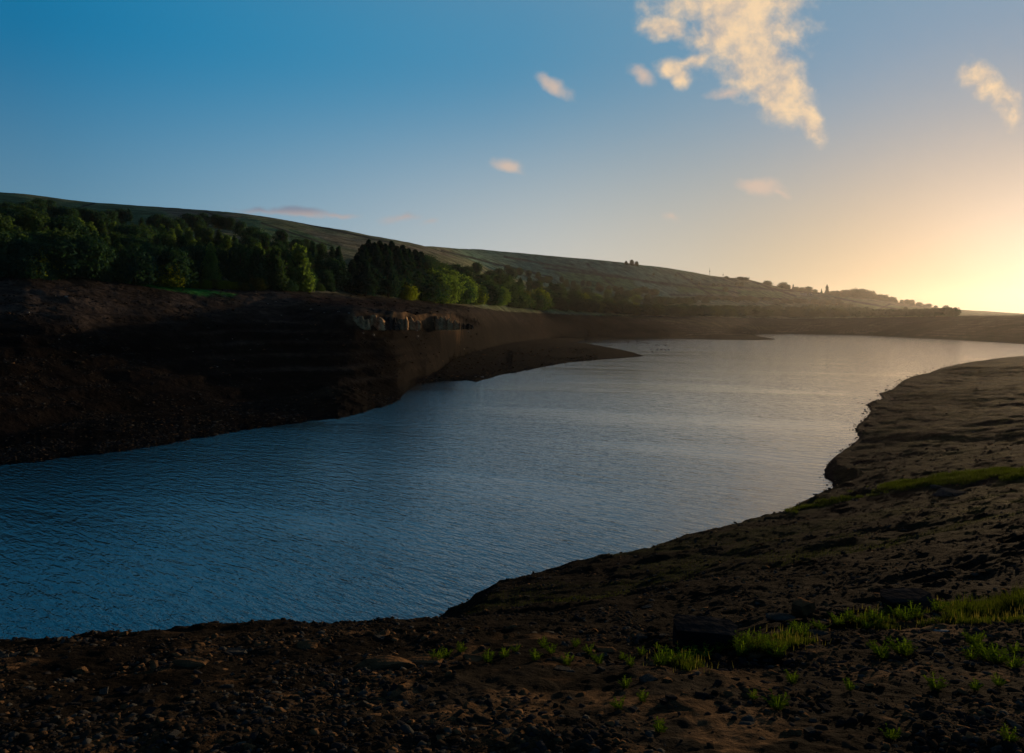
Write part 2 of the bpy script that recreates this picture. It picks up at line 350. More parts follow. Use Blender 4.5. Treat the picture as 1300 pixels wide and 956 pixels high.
IP = [(-600, 956, 3.4), (-200, 956, 3.35), (200, 956, 3.3), (650, 956, 3.3), (1000, 956, 3.25), (1300, 956, 3.15), (1700, 956, 3.0),
      (-300, 850, 5.4), (31, 846, 5.2), (350, 846, 5.1), (650, 846, 5.0), (950, 846, 4.9), (1269, 846, 4.7), (1600, 846, 4.4),
      (-300, 838, 7), (31, 823, 7), (110, 824, 7.2), (200, 813, 7.5), (270, 798, 8.2), (320, 801, 8.5), (420, 801, 8.8), (535, 796, 9), (700, 789, 9.5), (870, 782, 9.5), (1000, 772, 9.5), (1150, 757, 9.5), (1269, 738, 9.5), (1500, 700, 9.5),
      (600, 786, 14), (600, 778, 24), (700, 767, 16), (700, 755, 28), (850, 745, 17), (850, 716, 30), (1000, 730, 16), (1000, 690, 30), (1000, 661, 48), (1060, 720, 15), (1060, 672, 35), (1060, 638, 52),
      (1180, 700, 14), (1180, 650, 30), (1180, 611, 50), (1269, 690, 13), (1269, 640, 28), (1269, 599, 48), (1400, 670, 13), (1400, 620, 28), (1400, 583, 46), (1600, 650, 13), (1600, 570, 46),
      (1120, 592, 66), (1120, 565, 83), (1180, 552, 84), (1180, 498, 145), (1150, 521, 118), (1269, 561, 74), (1269, 518, 112), (1269, 478, 192), (1269, 464, 245), (1400, 530, 75), (1400, 482, 150), (1400, 458, 250), (1700, 500, 80), (1700, 462, 160), (1220, 466, 225)]
cp = [((x-CX)/F*Y, Y, zat(y, Y)) for x, y, Y in IP]
cp += [(0, 0, 12.55), (-3, 0, 12.4), (3, 0, 12.8), (0, -8, 13.6), (10, 0, 13.4), (-10, 0, 11.4), (12, -8, 14.5), (-8, 15, 6.2), (-3, 16, 6.7), (-12, 9, 8.6), (-18, 8, 6.5), (-5, 22, 3.2), (1, 22, 5.0), (-20, 0, 8.5), (30, 0, 15.5), (60, 10, 16)]
cp = np.array(cp)
def rbf_fit(c):
    sc = 1.0; d = np.hypot(c[:, None, 0]-c[None, :, 0], c[:, None, 1]-c[None, :, 1])
    K = -d; n = len(c); P = np.concatenate([np.ones((n, 1)), c[:, :2]], 1)
    M = np.zeros((n+3, n+3)); M[:n, :n] = K-np.eye(n)*.01; M[:n, n:] = P; M[n:, :n] = P.T
    return np.linalg.solve(M, np.concatenate([c[:, 2], np.zeros(3)]))
W_ = rbf_fit(cp)
def znear_base(X, Y):
    z = W_[-3]+W_[-2]*X+W_[-1]*Y
    for k in range(len(cp)): z = z-W_[k]*np.hypot(X-cp[k, 0], Y-cp[k, 1])
    return z
def znear(X, Y):
    X = np.asarray(X, float); Y = np.asarray(Y, float)
    z = znear_base(X, Y); d = seg_dist(X, Y, shore); ins = inside(X, Y, poly_in)
    dn = d+fbm(X/2.5, Y/2.5, 3, 71)*.35*smooth(15, 60, Y)+fbm(X/.7, Y/.7, 2, 72)*.08
    edge = np.where(ins, .02+dn*.55+np.maximum(dn, 0)**2*.03, -d*.35-.02)
    z = np.where(ins, np.minimum(np.maximum(z, .15+.02*d), edge+0*z), edge)
    w = ins*smooth(0, 1.2, d)
    z = z+w*(fbm(X/6, Y/6, 4, 73)*.30*smooth(9, 25, Y)+fbm(X/1.7, Y/1.7, 4, 74)*.16*smooth(4.5, 12, Y)+fbm(X/.45, Y/.45, 4, 75, .55)*.05+(.35-np.abs(fbm(X/.8, Y/.5, 3, 79)))*.10*smooth(4, 7, Y)+np.abs(fbm(X/.16, Y/.16, 3, 76))*.022*(Y < 22))
    # ruts and ledges across the foreground
    z = z+w*smooth(4, 6, Y)*(1-smooth(60, 80, Y))*.045*np.sin((z+fbm(X/3, Y/3, 3, 77)*.5)*2*math.pi/.75)
    return z
xs_n = np.concatenate([np.arange(-1500, -60, 16), np.arange(-60, 1365, 1.9), np.arange(1366, 2800, 16)])
ys_n = np.concatenate([np.linspace(.3, 2.4, 12), np.exp(np.linspace(math.log(2.5), math.log(340), 900))])
XN = (xs_n[None, :]-CX)/F*ys_n[:, None]; YN = np.repeat(ys_n[:, None], len(xs_n), 1)
ZN = znear(XN, YN)
PNX = np.repeat(xs_n[None, :], len(ys_n), 0); PNY = HY-(ZN-CH)*F/YN
a1 = fbm(XN/2.2, YN/2.2, 4, 81); a2 = fbm(XN/.35, YN/.35, 4, 82); a3 = fbm(XN/9, YN/5, 3, 83)
AN = np.zeros(ZN.shape+(3,)); AN[:] = (.016, .0125, .009)
AN = mixc(AN, (.034, .027, .019), smooth(-.2, .6, a1)*.6)
AN = mixc(AN, (.03, .034, .014), smooth(0, .6, a3)*.6*smooth(10, 20, YN))
AN = mixc(AN, (.075, .062, .018), smooth(1050, 1280, PNX+a3*60)*smooth(-.3, .4, a1)*smooth(12, 20, YN)*.8)  # golden glare over the right bank, put into the ground colour as olive
AN = mixc(AN, (.15, .085, .04), smooth(.05, .5, a2+a1*.6-.12)*(1-smooth(6.0, 8.5, YN))*.75)
AN = mixc(AN, (.16, .095, .045), poly_mask(PNX+a2*14, PNY+a1*6, [(1110, 785), (1170, 780), (1269, 800), (1500, 800), (1500, 815), (1200, 812), (1130, 805)], 12)*.8)
grs = poly_mask(PNX+a1*10, PNY+a2*4, [(1000, 650), (1060, 634), (1130, 615), (1190, 604), (1240, 600), (1330, 590), (1330, 604), (1250, 612), (1180, 616), (1120, 628), (1050, 645)], 6)*smooth(30, 38, YN)*(YN < 62)
AN = mixc(AN, (.036, .046, .012), grs*smooth(-.35, .25, a1))
AN = mixc(AN, (.012, .011, .011), (1-smooth(.1, .5, ZN+a1*.1)))
V = np.stack([XN, YN, ZN], -1).reshape(-1, 3)
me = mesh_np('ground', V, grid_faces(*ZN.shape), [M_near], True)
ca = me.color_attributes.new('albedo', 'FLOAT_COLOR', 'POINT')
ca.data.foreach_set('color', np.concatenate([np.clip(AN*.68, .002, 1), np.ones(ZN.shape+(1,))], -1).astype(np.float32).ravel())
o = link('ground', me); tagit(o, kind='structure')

# ------------------------------------------------------------------ water
m, nt, b = newmat('reservoir_water')
b.inputs['Base Color'].default_value = (.001, .010, .015, 1); b.inputs['Roughness'].default_value = .06; b.inputs['IOR'].default_value = 1.85
b.inputs['Specular IOR Level'].default_value = .5
tc = N(nt, 'ShaderNodeTexCoord')
def wnoise(ang, sx, sy, det, rough, dist=.0, warp=None):
    mp = N(nt, 'ShaderNodeMapping'); mp.inputs['Rotation'].default_value = (0, 0, ang); mp.inputs['Scale'].default_value = (sx, sy, 1)
    # the vector is rotated first and then stretched, so use a second mapping
    mp.inputs['Scale'].default_value = (1, 1, 1)
    nt.links.new(tc.outputs['Object'], mp.inputs['Vector'])
    m2 = N(nt, 'ShaderNodeMapping'); m2.inputs['Scale'].default_value = (sx, sy, 1); nt.links.new(mp.outputs[0], m2.inputs['Vector'])
    nz = N(nt, 'ShaderNodeTexNoise', i_Scale=1.0, i_Detail=det, i_Roughness=rough, i_Distortion=dist); nt.links.new(m2.outputs[0], nz.inputs['Vector'])
    return nz.outputs['Fac']
th = -math.radians(46)
r1 = wnoise(th, 3.0, .75, 3.0, .55, .3); r2 = wnoise(th+.5, 7.0, 2.6, 2.0, .5, .2); r3 = wnoise(th-.2, .95, .3, 2.0, .5)
patch = wnoise(.35, .012, .05, 3.0, .5)
amp = ramp(nt, patch, [(.36, (.6, .6, .6)), (.5, (1, 1, 1))])
h = math_(nt, 'ADD', math_(nt, 'MULTIPLY', r1, .105), math_(nt, 'MULTIPLY', r2, .034))
sy = N(nt, 'ShaderNodeSeparateXYZ'); nt.links.new(tc.outputs['Object'], sy.inputs[0])
breeze = N(nt, 'ShaderNodeMapRange'); nt.links.new(sy.outputs['Y'], breeze.inputs[0]); breeze.inputs[1].default_value = 220; breeze.inputs[2].default_value = 480; breeze.inputs[3].default_value = .075; breeze.inputs[4].default_value = .16   # breezier towards the far shore
calm = N(nt, 'ShaderNodeMapRange'); nt.links.new(sy.outputs['X'], calm.inputs[0]); calm.inputs[1].default_value = -40; calm.inputs[2].default_value = 30; calm.inputs[3].default_value = 1.2; calm.inputs[4].default_value = .2   # wind drops up the lake
h = math_(nt, 'MULTIPLY', math_(nt, 'ADD', math_(nt, 'MULTIPLY', h, calm.outputs[0]), math_(nt, 'MULTIPLY', r3, breeze.outputs[0])), amp)
bp = N(nt, 'ShaderNodeBump', i_Strength=1.0, i_Distance=1.0); nt.links.new(h, bp.inputs['Height']); nt.links.new(bp.outputs[0], b.inputs['Normal'])
wv = [(-4000, -300, 0), (5000, -300, 0), (5000, 3000, 0), (-4000, 3000, 0)]
o = link('water', mesh_np('water', wv, [(0, 1, 2, 3)], [m])); tagit(o, kind='structure')

# ---- tunables
HAZE = .00002; SUN_E = 4.6
d_ = lambda a: a/180.
def s_(r, g, b_): return tuple(((c/255+.055)/1.055)**2.4 for c in (r, g, b_))
SKY_H = [(0, (1.1, .84, .62)), (d_(6), (.92, .63, .38)), (d_(13), (.69, .51, .30)), (d_(22), (.60, .52, .39)), (d_(33), (.66, .62, .54)), (d_(48), (.42, .50, .54)), (d_(66), (.15, .31, .41)), (d_(110), (.05, .10, .16)), (1, (.03, .05, .09))]
SKY_T = [(0, (.33, .36, .40)), (d_(14), (.24, .34, .46)), (d_(22), (.17, .31, .44)), (d_(30), (.12, .29, .44)), (d_(38), (.075, .27, .45)), (d_(52), (.035, .245, .44)), (d_(68), (.0, .18, .38)), (d_(110), (.012, .05, .13)), (1, (.008, .02, .06))]
SKY_Z = [(0, (.34, .34, .38)), (d_(32), (.26, .29, .34)), (d_(50), (.12, .17, .23)), (d_(72), (.002, .035, .075)), (d_(110), (.01, .035, .09)), (1, (.006, .015, .04))]
CLOUD_SH = tuple(10*c for c in s_(172, 168, 168)); CLOUD_LIT = tuple(10*c for c in s_(250, 216, 172))
LOW_LIT = tuple(10*c for c in s_(192, 168, 158)); LOW_SH = tuple(10*c for c in s_(125, 130, 146)); SM_COL = tuple(10*c for c in s_(212, 188, 170))

# ------------------------------------------------------------------ trees
def crown_mesh(name, mat, lobes, n, leaf, seed, squash=.8, pointy=False):
    r = np.random.default_rng(seed); P = []; Nn = []
    vol = np.array([l[3]**2 for l in lobes]); vol = vol/vol.sum()
    for (cx, cy, cz, rad, rz), w in zip(lobes, vol):
        k = max(20, int(n*w)); d = r.normal(size=(k, 3)); d /= np.linalg.norm(d, axis=1)[:, None]
        rr = r.uniform(.55, 1.0, k)**.6*np.where(r.random(k) < .07, r.uniform(1.1, 1.35, k), 1.)*(1+.16*np.sin(d[:, 0]*7+seed)+.13*np.sin(d[:, 1]*9+cz)+.12*np.sin(d[:, 2]*8+cx*3))
        P.append(np.stack([cx+d[:, 0]*rad*rr, cy+d[:, 1]*rad*rr, cz+d[:, 2]*rz*rr], 1)); Nn.append(d)
    P = np.concatenate(P); Nn = np.concatenate(Nn); P[:, 2] = np.maximum(P[:, 2], .05)
    k = len(P); nn = Nn+r.normal(size=(k, 3))*.55; nn[:, 2] += .25; nn /= np.linalg.norm(nn, axis=1)[:, None]
    t = np.cross(nn, r.normal(size=(k, 3))); t /= np.linalg.norm(t, axis=1)[:, None]; u = np.cross(nn, t)
    s = leaf*r.uniform(.6, 1.4, k)[:, None]; s2 = s*r.uniform(.5, .9, k)[:, None]
    V = np.stack([P-t*s, P-u*s2, P+t*s, P+u*s2], 1).reshape(-1, 3)
    return mesh_np(name, V, np.arange(4*k).reshape(-1, 4), [mat])
def broad_lobes(seed, h, w, low=.18, n=11, tall=False, dome=False):
    r = random.Random(seed); L = []
    for k in range(n):
        t = (k+.5)/n; z = h*(low+(1-low)*t)*.9
        prof = math.sin(math.pi*min(1, (t*.86+.14)))**.6 if not tall else (1.05-t)**.55*min(1, t*3+.45)
        if dome: prof = math.sqrt(max(.02, 1-(t*.97)**2))
        a = k*2.4+r.random(); rr = w*.5*prof*r.uniform(.35, .75)
        rad = w*.27*r.uniform(.75, 1.2)*(1 if not tall else (1.15-.75*t))
        zz = min(z, h-rad*.95)
        L.append((math.cos(a)*rr, math.sin(a)*rr, max(zz, rad*.7), rad, rad*(.85 if not tall else 1.25)))
    return L
def trunk_mesh(name, h, r0, seed, limbs=6):
    r = random.Random(seed); mb = MB()
    pts = [(0, 0, -.6), (r.uniform(-.1, .1), 0, h*.25), (r.uniform(-.2, .2), r.uniform(-.2, .2), h*.55), (r.uniform(-.3, .3), r.uniform(-.2, .2), h*.85)]
    mb.tube(pts, [r0*1.25, r0, r0*.65, r0*.2], 8)
    for k in range(limbs):
        z = h*r.uniform(.25, .65); a = r.random()*6.28; l = h*r.uniform(.18, .32)
        mb.tube([(0, 0, z), (math.cos(a)*l*.5, math.sin(a)*l*.5, z+l*.4), (math.cos(a)*l, math.sin(a)*l, z+l*.9)], [r0*.4, r0*.28, r0*.08], 6)
    return mb.mesh(name, [M_bark], True)
def conifer_mesh(name, mat, h, w, n, leaf, seed):
    r = np.random.default_rng(seed); t = r.random(n)**.75
    tier = .5+.5*np.sin(t*h*2*math.pi/.9+r.normal(size=n)*.3)
    prof = (1-t)**.8*(.68+.32*tier)*(1+.25*np.sin(t*11+seed))*np.where(r.random(n) < .1, 1.35, 1.)
    a = r.random(n)*6.283; lobe = 1+.22*np.sin(a*5+t*20)
    rad = w*.5*prof*lobe*r.uniform(.45, 1, n)**.5+.05
    P = np.stack([np.cos(a)*rad, np.sin(a)*rad, .08*h+t*h*.92-rad*.18], 1)
    nn = np.stack([np.cos(a)*.8, np.sin(a)*.8, np.full(n, .5)], 1)+r.normal(size=(n, 3))*.45; nn /= np.linalg.norm(nn, axis=1)[:, None]
    tt = np.cross(nn, r.normal(size=(n, 3))); tt /= np.linalg.norm(tt, axis=1)[:, None]; u = np.cross(nn, tt)
    s = leaf*r.uniform(.6, 1.4, n)[:, None]
    V = np.stack([P-tt*s, P-u*s*.5, P+tt*s, P+u*s*.5], 1).reshape(-1, 3)
    return mesh_np(name, V, np.arange(4*n).reshape(-1, 4), [mat])
# prototypes are 10 m tall, scaled per tree
PRO = {}
def addp(key, crowns, trunks): PRO[key] = (crowns, trunks)
trk = [trunk_mesh('trunk', 10, .28, s) for s in (1, 2)]
tks = [trunk_mesh('trunk', 9, .2, s, 3) for s in (3, 4)]
for nm, mt in (('dark', L_dark), ('mid', L_mid), ('pale', L_pale)):
    addp('round_'+nm, [crown_mesh('crown', mt, broad_lobes(s, 10, 9, .12, 13), 5200, .27, s) for s in (11, 12, 13)], trk)
    addp('tall_'+nm, [crown_mesh('crown', mt, broad_lobes(s, 10, 5.4, .06, 15, True), 4200, .25, s) for s in (21, 22, 23)], trk)
for nm, mt in (('mid', L_mid), ('yellow', L_yel), ('dark', L_dark), ('rust', L_rust)):
    addp('bush_'+nm, [crown_mesh('crown', mt, broad_lobes(s, 10, 13, .0, 16, False, True), 5600, .34, s) for s in (31, 32, 33)], trk)
addp('dome_dark', [crown_mesh('crown', L_dark, broad_lobes(s, 10, 13, .0, 14, False, True), 3500, .4, s) for s in (34, 35, 36)], trk)
addp('pine', [conifer_mesh('crown', L_pine, 10, 5.5, 5200, .3, s) for s in (41, 42, 43)], tks)
ORD1 = ['first', 'second', 'third', 'fourth', 'fifth', 'sixth', 'seventh', 'eighth', 'ninth', 'tenth', 'eleventh', 'twelfth', 'thirteenth', 'fourteenth', 'fifteenth', 'sixteenth', 'seventeenth', 'eighteenth', 'nineteenth']
TENS = {20: 'twentieth', 30: 'thirtieth', 40: 'fortieth', 50: 'fiftieth', 60: 'sixtieth'}
TC = {20: 'twenty', 30: 'thirty', 40: 'forty', 50: 'fifty', 60: 'sixty'}
def ordw(n):
    if n < 20: return ORD1[n-1]
    t = n//10*10; return TENS[t] if n == t else TC[t]+'-'+ORD1[n-t-1]
NAMES = {'dome': 'broadleaf_tree', 'round': 'broadleaf_tree', 'tall': 'birch_tree', 'bush': 'willow_bush', 'pine': 'pine_tree'}
CATS = {'dome': 'tree', 'round': 'tree', 'tall': 'tree', 'bush': 'bush', 'pine': 'pine tree'}
def place_tree(kind, x, Y, h, wide, label, group, sink=.25):
    z = hfar(x, Y); fam = kind.split('_')[0]
    crowns, trunks = PRO[kind]; i = random.randrange(len(crowns))
    e = empty(NAMES[fam], ((x-CX)/F*Y, Y, z-sink), random.random()*6.28, (h/10*wide, h/10*wide, h/10))
    tagit(e, label, CATS[fam], group)
    link('crown', crowns[i], e); link('trunk', trunks[i % len(trunks)], e)
    return e
def Y_for_base(x, yb, Y0=None):
    """first distance at which the ground in this column reaches picture row yb"""
    Ys = ys_far; i = int(np.argmin(np.abs(xs_far-x))); ok = (IY[:, i] <= yb) & (Z[:, i] > .3)
    j = np.argmax(ok); return float(Ys[j])
def Y_for_top(x, yt, h, Ymin=None):
    i = int(np.argmin(np.abs(xs_far-x))); yy = HY-(Z[:, i]+h-CH)*F/ys_far
    Ym = Ymin or T(YFULL, x); ok = (yy <= yt) & (ys_far > Ym)
    return float(ys_far[np.argmax(ok)]) if ok.any() else None
SIZE = {'dark': 'dark green', 'mid': 'mid green', 'pale': 'pale green', 'yellow': 'yellow-green', 'rust': 'brownish green'}
def look(kind):
    fam, _, tone = kind.partition('_')
    if fam == 'pine': return 'very dark pointed pine'
    return SIZE[tone]+{'round': ' round-crowned tree', 'dome': ' domed tree', 'tall': ' narrow upright tree', 'bush': ' rounded willow bush'}[fam]
def row(x0, x1, step, top, hfun, kinds, where, group, jit=.35, yj=3.0, wide=(.9, 1.2), base=None):
    x = x0; L = []
    while x < x1:
        xx = x+random.uniform(-jit, jit)*step; h = hfun(xx)*random.uniform(.88, 1.12)
        if base is not None: Y = Y_for_base(xx, T(base, xx)+random.uniform(-.4, .8))
        else: Y = Y_for_top(xx, T(top, xx)+random.uniform(-yj, yj), h)
        st = step(xx) if callable(step) else step
        if Y: L.append((xx, Y, h, random.choice(kinds)))
        x += st
    L.sort()
    for n, (xx, Y, h, k) in enumerate(L, 1):
        place_tree(k, xx, Y, h, random.uniform(*wide), look(k)+', '+ordw(n)+' from left '+where, group)
C = lambda v: (lambda x: v)
# left wood, back to front
row(-40, 352, 11.5, [(-40, 250), (31, 257), (50, 251), (66, 254), (78, 263), (105, 262), (120, 268), (145, 264), (165, 264), (178, 274), (205, 271), (222, 280), (235, 271), (262, 270), (290, 275), (320, 286), (352, 304)], C(11), ['round_dark']*5+['tall_dark'],
    'along the upper edge of the left wood', 'trees along the upper edge of the left wood', yj=1.0)
row(342, 440, 11, [(342, 296), (352, 291), (364, 290), (375, 300), (400, 305), (420, 309), (440, 312)], C(10), ['round_dark', 'round_mid', 'tall_dark'], 'behind the tall pale tree, below the pasture', 'trees below the small pastures', yj=1.5)
row(-35, 345, 12.5, [(-35, 268), (31, 262), (60, 274), (100, 276), (140, 280), (200, 285), (260, 284), (300, 295), (345, 306)], C(11), ['tall_pale', 'tall_mid', 'round_mid', 'round_dark', 'tall_pale'],
    'in the second row of the left wood', 'trees in the second row of the left wood')
row(-30, 440, 15, [(-30, 290), (60, 292), (140, 292), (260, 300), (330, 306), (440, 330)], C(10.5), ['tall_mid', 'round_dark', 'tall_mid', 'round_mid', 'tall_dark', 'tall_pale'],
    'in the middle row of the left wood', 'trees in the middle of the left wood')
row(-20, 335, 17, [(-20, 306), (100, 310), (200, 308), (290, 312), (335, 316)], C(9.5), ['tall_mid', 'round_dark', 'round_dark', 'tall_dark'],
    'in the fourth row of the left wood', 'trees in the fourth row of the left wood')
row(120, 440, 16, None, C(7.5), ['round_dark', 'tall_mid', 'round_dark', 'tall_dark'], 'just behind the shrubs at the bank top', 'trees just behind the bank-top shrubs', base=[(120, 352), (200, 358), (330, 362), (440, 371)])
hero = [  # kind, x, base row, height px, wide, label
 ('bush_yellow', 36, 350, 44, .8, 'large yellow-green willow bush at the far left of the bank top'),
 ('bush_mid', 84, 349, 36, .95, 'rounded green willow bush second from left on the bank top'),
 ('bush_dark', 118, 352, 22, 1.0, 'low dark bush right of the rounded green willow bush'),
 ('bush_dark', 168, 359, 46, .75, 'big dark willow bush above the left end of the bright green strip'),
 ('bush_yellow', 214, 363, 30, .8, 'bright yellow-green bush above the bright green strip'),
 ('tall_pale', 268, 362, 56, .75, 'slim pale birch standing alone before the dark trees'),
 ('tall_mid', 305, 364, 60, .9, 'tall mid green birch left of the low golden shrub'),
 ('tall_mid', 328, 366, 58, .9, 'tall mid green birch above the low golden shrub'),
 ('tall_mid', 350, 368, 60, .9, 'tall mid green birch just left of the tallest pale tree'),
 ('tall_pale', 380, 370, 64, 1.0, 'tallest pale green pyramid-shaped tree at the bank edge'),
 ('bush_dark', 362, 369, 16, 1.2, 'low dark shrub at the foot of the tallest pale tree'),
 ('bush_rust', 325, 369, 17, .9, 'low golden shrub right of the bright green strip'),
 ('bush_mid', 404, 369, 10, 1.2, 'small dark green shrub at the left end of the pale grass ledge'),
 ('tall_pale', 449, 372, 34, .7, 'small pale birch left of the dark pines'),
 ('bush_yellow', 514, 380, 22, .9, 'small bright yellow-green bush in front of the pines'),
 ('bush_dark', 536, 382, 36, .95, 'large domed dark green willow bush right of the small bright bush'),
 ('bush_yellow', 556, 384, 22, .8, 'yellow-edged willow bush between two larger domed bushes'),
 ('bush_dark', 578, 385, 32, .85, 'domed dark green willow bush, second large one right of the pines'),
 ('bush_yellow', 600, 386, 22, .9, 'low yellow-green bush right of the second domed bush'),
 ('bush_mid', 625, 387, 26, .9, 'mid green willow bush at the bank edge behind the quarry face'),
 ('bush_mid', 650, 389, 28, .8, 'large green bush left of the yellow grass bank'),
 ('bush_rust', 664, 390, 22, .7, 'brownish bush beside the start of the yellow grass bank'),
 ('bush_yellow', 684, 391, 24, .75, 'egg-shaped yellow-green bush above the yellow grass bank'),
 ('bush_mid', 700, 391, 20, .7, 'narrow green bush right of the egg-shaped bush'),
 ('bush_mid', 728, 393, 24, .9, 'broad dark green bush above the middle of the yellow grass bank'),
 ('bush_yellow', 740, 394, 22, .7, 'yellow-green bush at the right end of the yellow grass bank'),
 ('bush_mid', 756, 395, 20, .8, 'green bush beyond the yellow grass bank'),
 ('bush_rust', 774, 397, 16, .9, 'rust-tinged bush at the start of the tan grass strip'),
 ('bush_mid', 790, 398, 17, .8, 'green bush above the tan grass strip'),
 ('bush_yellow', 805, 399, 15, .8, 'last yellow-green bush above the tan grass strip')]
for k, x, yb, hp, wd, lab in hero:
    Y = Y_for_base(x, yb); place_tree(k, x, Y, hp*Y/F, wd*(1.25 if k[0] == 'b' else 1.1), lab, None)
row(233, 320, 7.5, None, lambda x: 2.4, ['bush_mid', 'bush_rust', 'bush_yellow'], 'in the shrub line beside the green strip', 'low shrubs along the bank top', base=[(233, 364), (320, 369)], wide=(1.0, 1.5))
# pines
for n, (x, yt, yb) in enumerate([(447, 330, 371), (454, 322, 372), (461, 312, 373), (468, 305, 371), (475, 309, 374), (482, 306, 372), (489, 310, 375), (497, 307, 373), (504, 313, 376), (511, 312, 374), (519, 316, 376), (527, 318, 377), (535, 320, 377), (464, 330, 376), (493, 328, 378)], 1):
    Y = Y_for_base(x, yb); place_tree('pine', x, Y, (yb-yt)*Y/F, random.uniform(1.15, 1.6), 'very dark pine, '+ordw(n)+' of the dark pine stand left of centre', 'dark pines left of centre')
Y = Y_for_top(429, 314, 11); place_tree('pine', 429, Y, 11, 1.1, 'lone dark pine left of the dark pine stand', None)
row(455, 530, 12, None, C(8), ['round_dark', 'tall_dark'], 'at the foot of the dark pine stand', 'trees at the foot of the pine stand', base=[(455, 372), (530, 379)])
# middle wood
row(520, 700, 11, [(520, 318), (540, 321), (552, 330), (565, 334), (590, 338), (605, 333), (622, 342), (640, 337), (665, 340), (700, 352)], C(15), ['round_dark', 'round_mid', 'round_dark'], 'along the upper edge of the middle wood', 'trees along the upper edge of the middle wood', yj=1.5)
U_ = [(545, 335), (590, 344), (622, 348), (665, 350), (700, 356), (760, 366), (840, 379)]; B_ = [(545, 366), (600, 368), (660, 373), (700, 377), (760, 384), (840, 391)]
for q, wh in ((0.0, "in the middle wood's top inner row"), (.5, "in the middle wood's central row"), (1.0, "in the middle wood's lowest inner row")):
    row(545, 840-q*40, 12.5, [(a[0], a[1]*(1-q)+b[1]*q-(4 if q else 0)) for a, b in zip(U_, B_)], C(15), ['round_mid', 'tall_mid', 'round_mid', 'round_pale', 'round_dark', 'bush_mid'], wh, 'trees '+wh, wide=(1.1, 1.5))
row(690, 830, 10, [(690, 350), (720, 354), (760, 359), (800, 368), (830, 374)], C(12), ['round_dark', 'round_mid'], "at the middle wood's upper right edge", 'trees at the upper right edge of the middle wood', yj=1.5)
row(800, 1075, 8.5, None, C(13), ['round_dark', 'round_mid', 'bush_mid'], 'in front of the far tree belt', 'trees in the front row of the far belt', base=[(815, 399), (900, 401), (1000, 402.5), (1075, 402)], wide=(1.5, 2.1))
row(820, 1060, 10, [(820, 386), (900, 386), (1000, 388), (1060, 388)], C(13), ['round_mid', 'dome_dark', 'round_mid'], "in the far belt's middle row", 'trees in the middle row of the far belt', yj=1.2, wide=(1.3, 1.9))
row(825, 1075, 9, [(825, 376), (900, 376), (960, 377), (1000, 380), (1075, 380)], C(13), ['round_dark', 'round_mid'], 'in the back row of the far tree belt', 'trees in the back row of the far belt', yj=1.2, wide=(1.4, 2.0))
# trees on the skyline
def on_sky(kind, x, hp, wd, lab, group=None, dy=0):
    Y = float(T(YSK, x))*.985; place_tree(kind, x, Y, hp*1.2*Y/F, wd, lab, group, .2*hp*Y/F)
for k, x, hp, wd, lab in [('round_dark', 795, 5, .75, 'small leftmost tree of the lone clump on the skyline'), ('round_dark', 802, 7.5, .75, 'tallest tree of the lone clump on the skyline'), ('round_dark', 808, 6, .85, 'right-hand tree of the lone clump on the skyline'),
    ('bush_dark', 922, 3, 1.6, 'flat dark bush on the skyline right of the masts'), ('bush_dark', 940, 4, 2.0, 'wide low thicket on the skyline knoll, left half'), ('bush_dark', 946, 4, 1.8, 'wide low thicket on the skyline knoll, right half'),
    ('dome_dark', 974, 6, 1.3, 'round tree on the skyline left of the white farmhouse'), ('dome_dark', 994, 8, 1.1, 'second round skyline tree left of the white farmhouse'),
    ('pine', 1007, 7, .9, 'thin spiky tree on the skyline above the white farmhouse'), ('dome_dark', 1018, 5, 1.1, 'small skyline tree directly above the white farmhouse'), ('dome_dark', 1026, 7, 1.1, 'round skyline tree just right of the white farmhouse'),
    ('pine', 1043, 6, .8, 'small conifer left of the tall skyline conifer'), ('pine', 1050, 12, .95, 'tallest conifer on the far skyline'), ('dome_dark', 1057, 5, 1.2, 'small tree at the foot of the tall skyline conifer')]:
    on_sky(k, x, hp, wd, lab)
n = 0
for x, hp in [(1000, 5), (1012, 5), (1034, 5), (1064, 6), (1071, 7), (1079, 7), (1087, 9), (1094, 10), (1101, 10), (1108, 6), (1116, 7), (1123, 7), (1130, 6), (1137, 4), (1144, 4), (1152, 5), (1159, 6), (1166, 5), (1173, 3), (1180, 5), (1188, 3), (1199, 4), (1204, 3)]:
    n += 1; on_sky(random.choice(['dome_dark', 'dome_dark', 'round_dark']), x+random.uniform(-2, 2), hp*random.uniform(.8, 1.25), random.uniform(1.0, 1.5), 'dark skyline tree, '+ordw(n)+' from the left in the ridge-top tree line', 'trees in the ridge-top tree line')
# scattered hillside trees
for n, (x, yb, hp) in enumerate([(878, 357, 3), (888, 362, 3), (906, 364, 4), (913, 364, 4), (921, 370, 6), (936, 364, 5), (942, 364, 5), (858, 351, 3), (1010, 384, 6), (1068, 390, 7), (1080, 393, 8), (1100, 396, 7), (830, 350, 3), (1090, 400, 9), (1150, 394, 5), (1205, 396, 4)], 1):
    Y = Y_for_base(x, yb); Y = min(Y, 2500)
    place_tree('round_mid' if n % 2 else 'round_dark', x, Y, hp*Y/F, 1.2, 'small tree dotted on the far hillside pasture, '+ordw(n)+' of sixteen', 'small trees dotted on the far pastures')
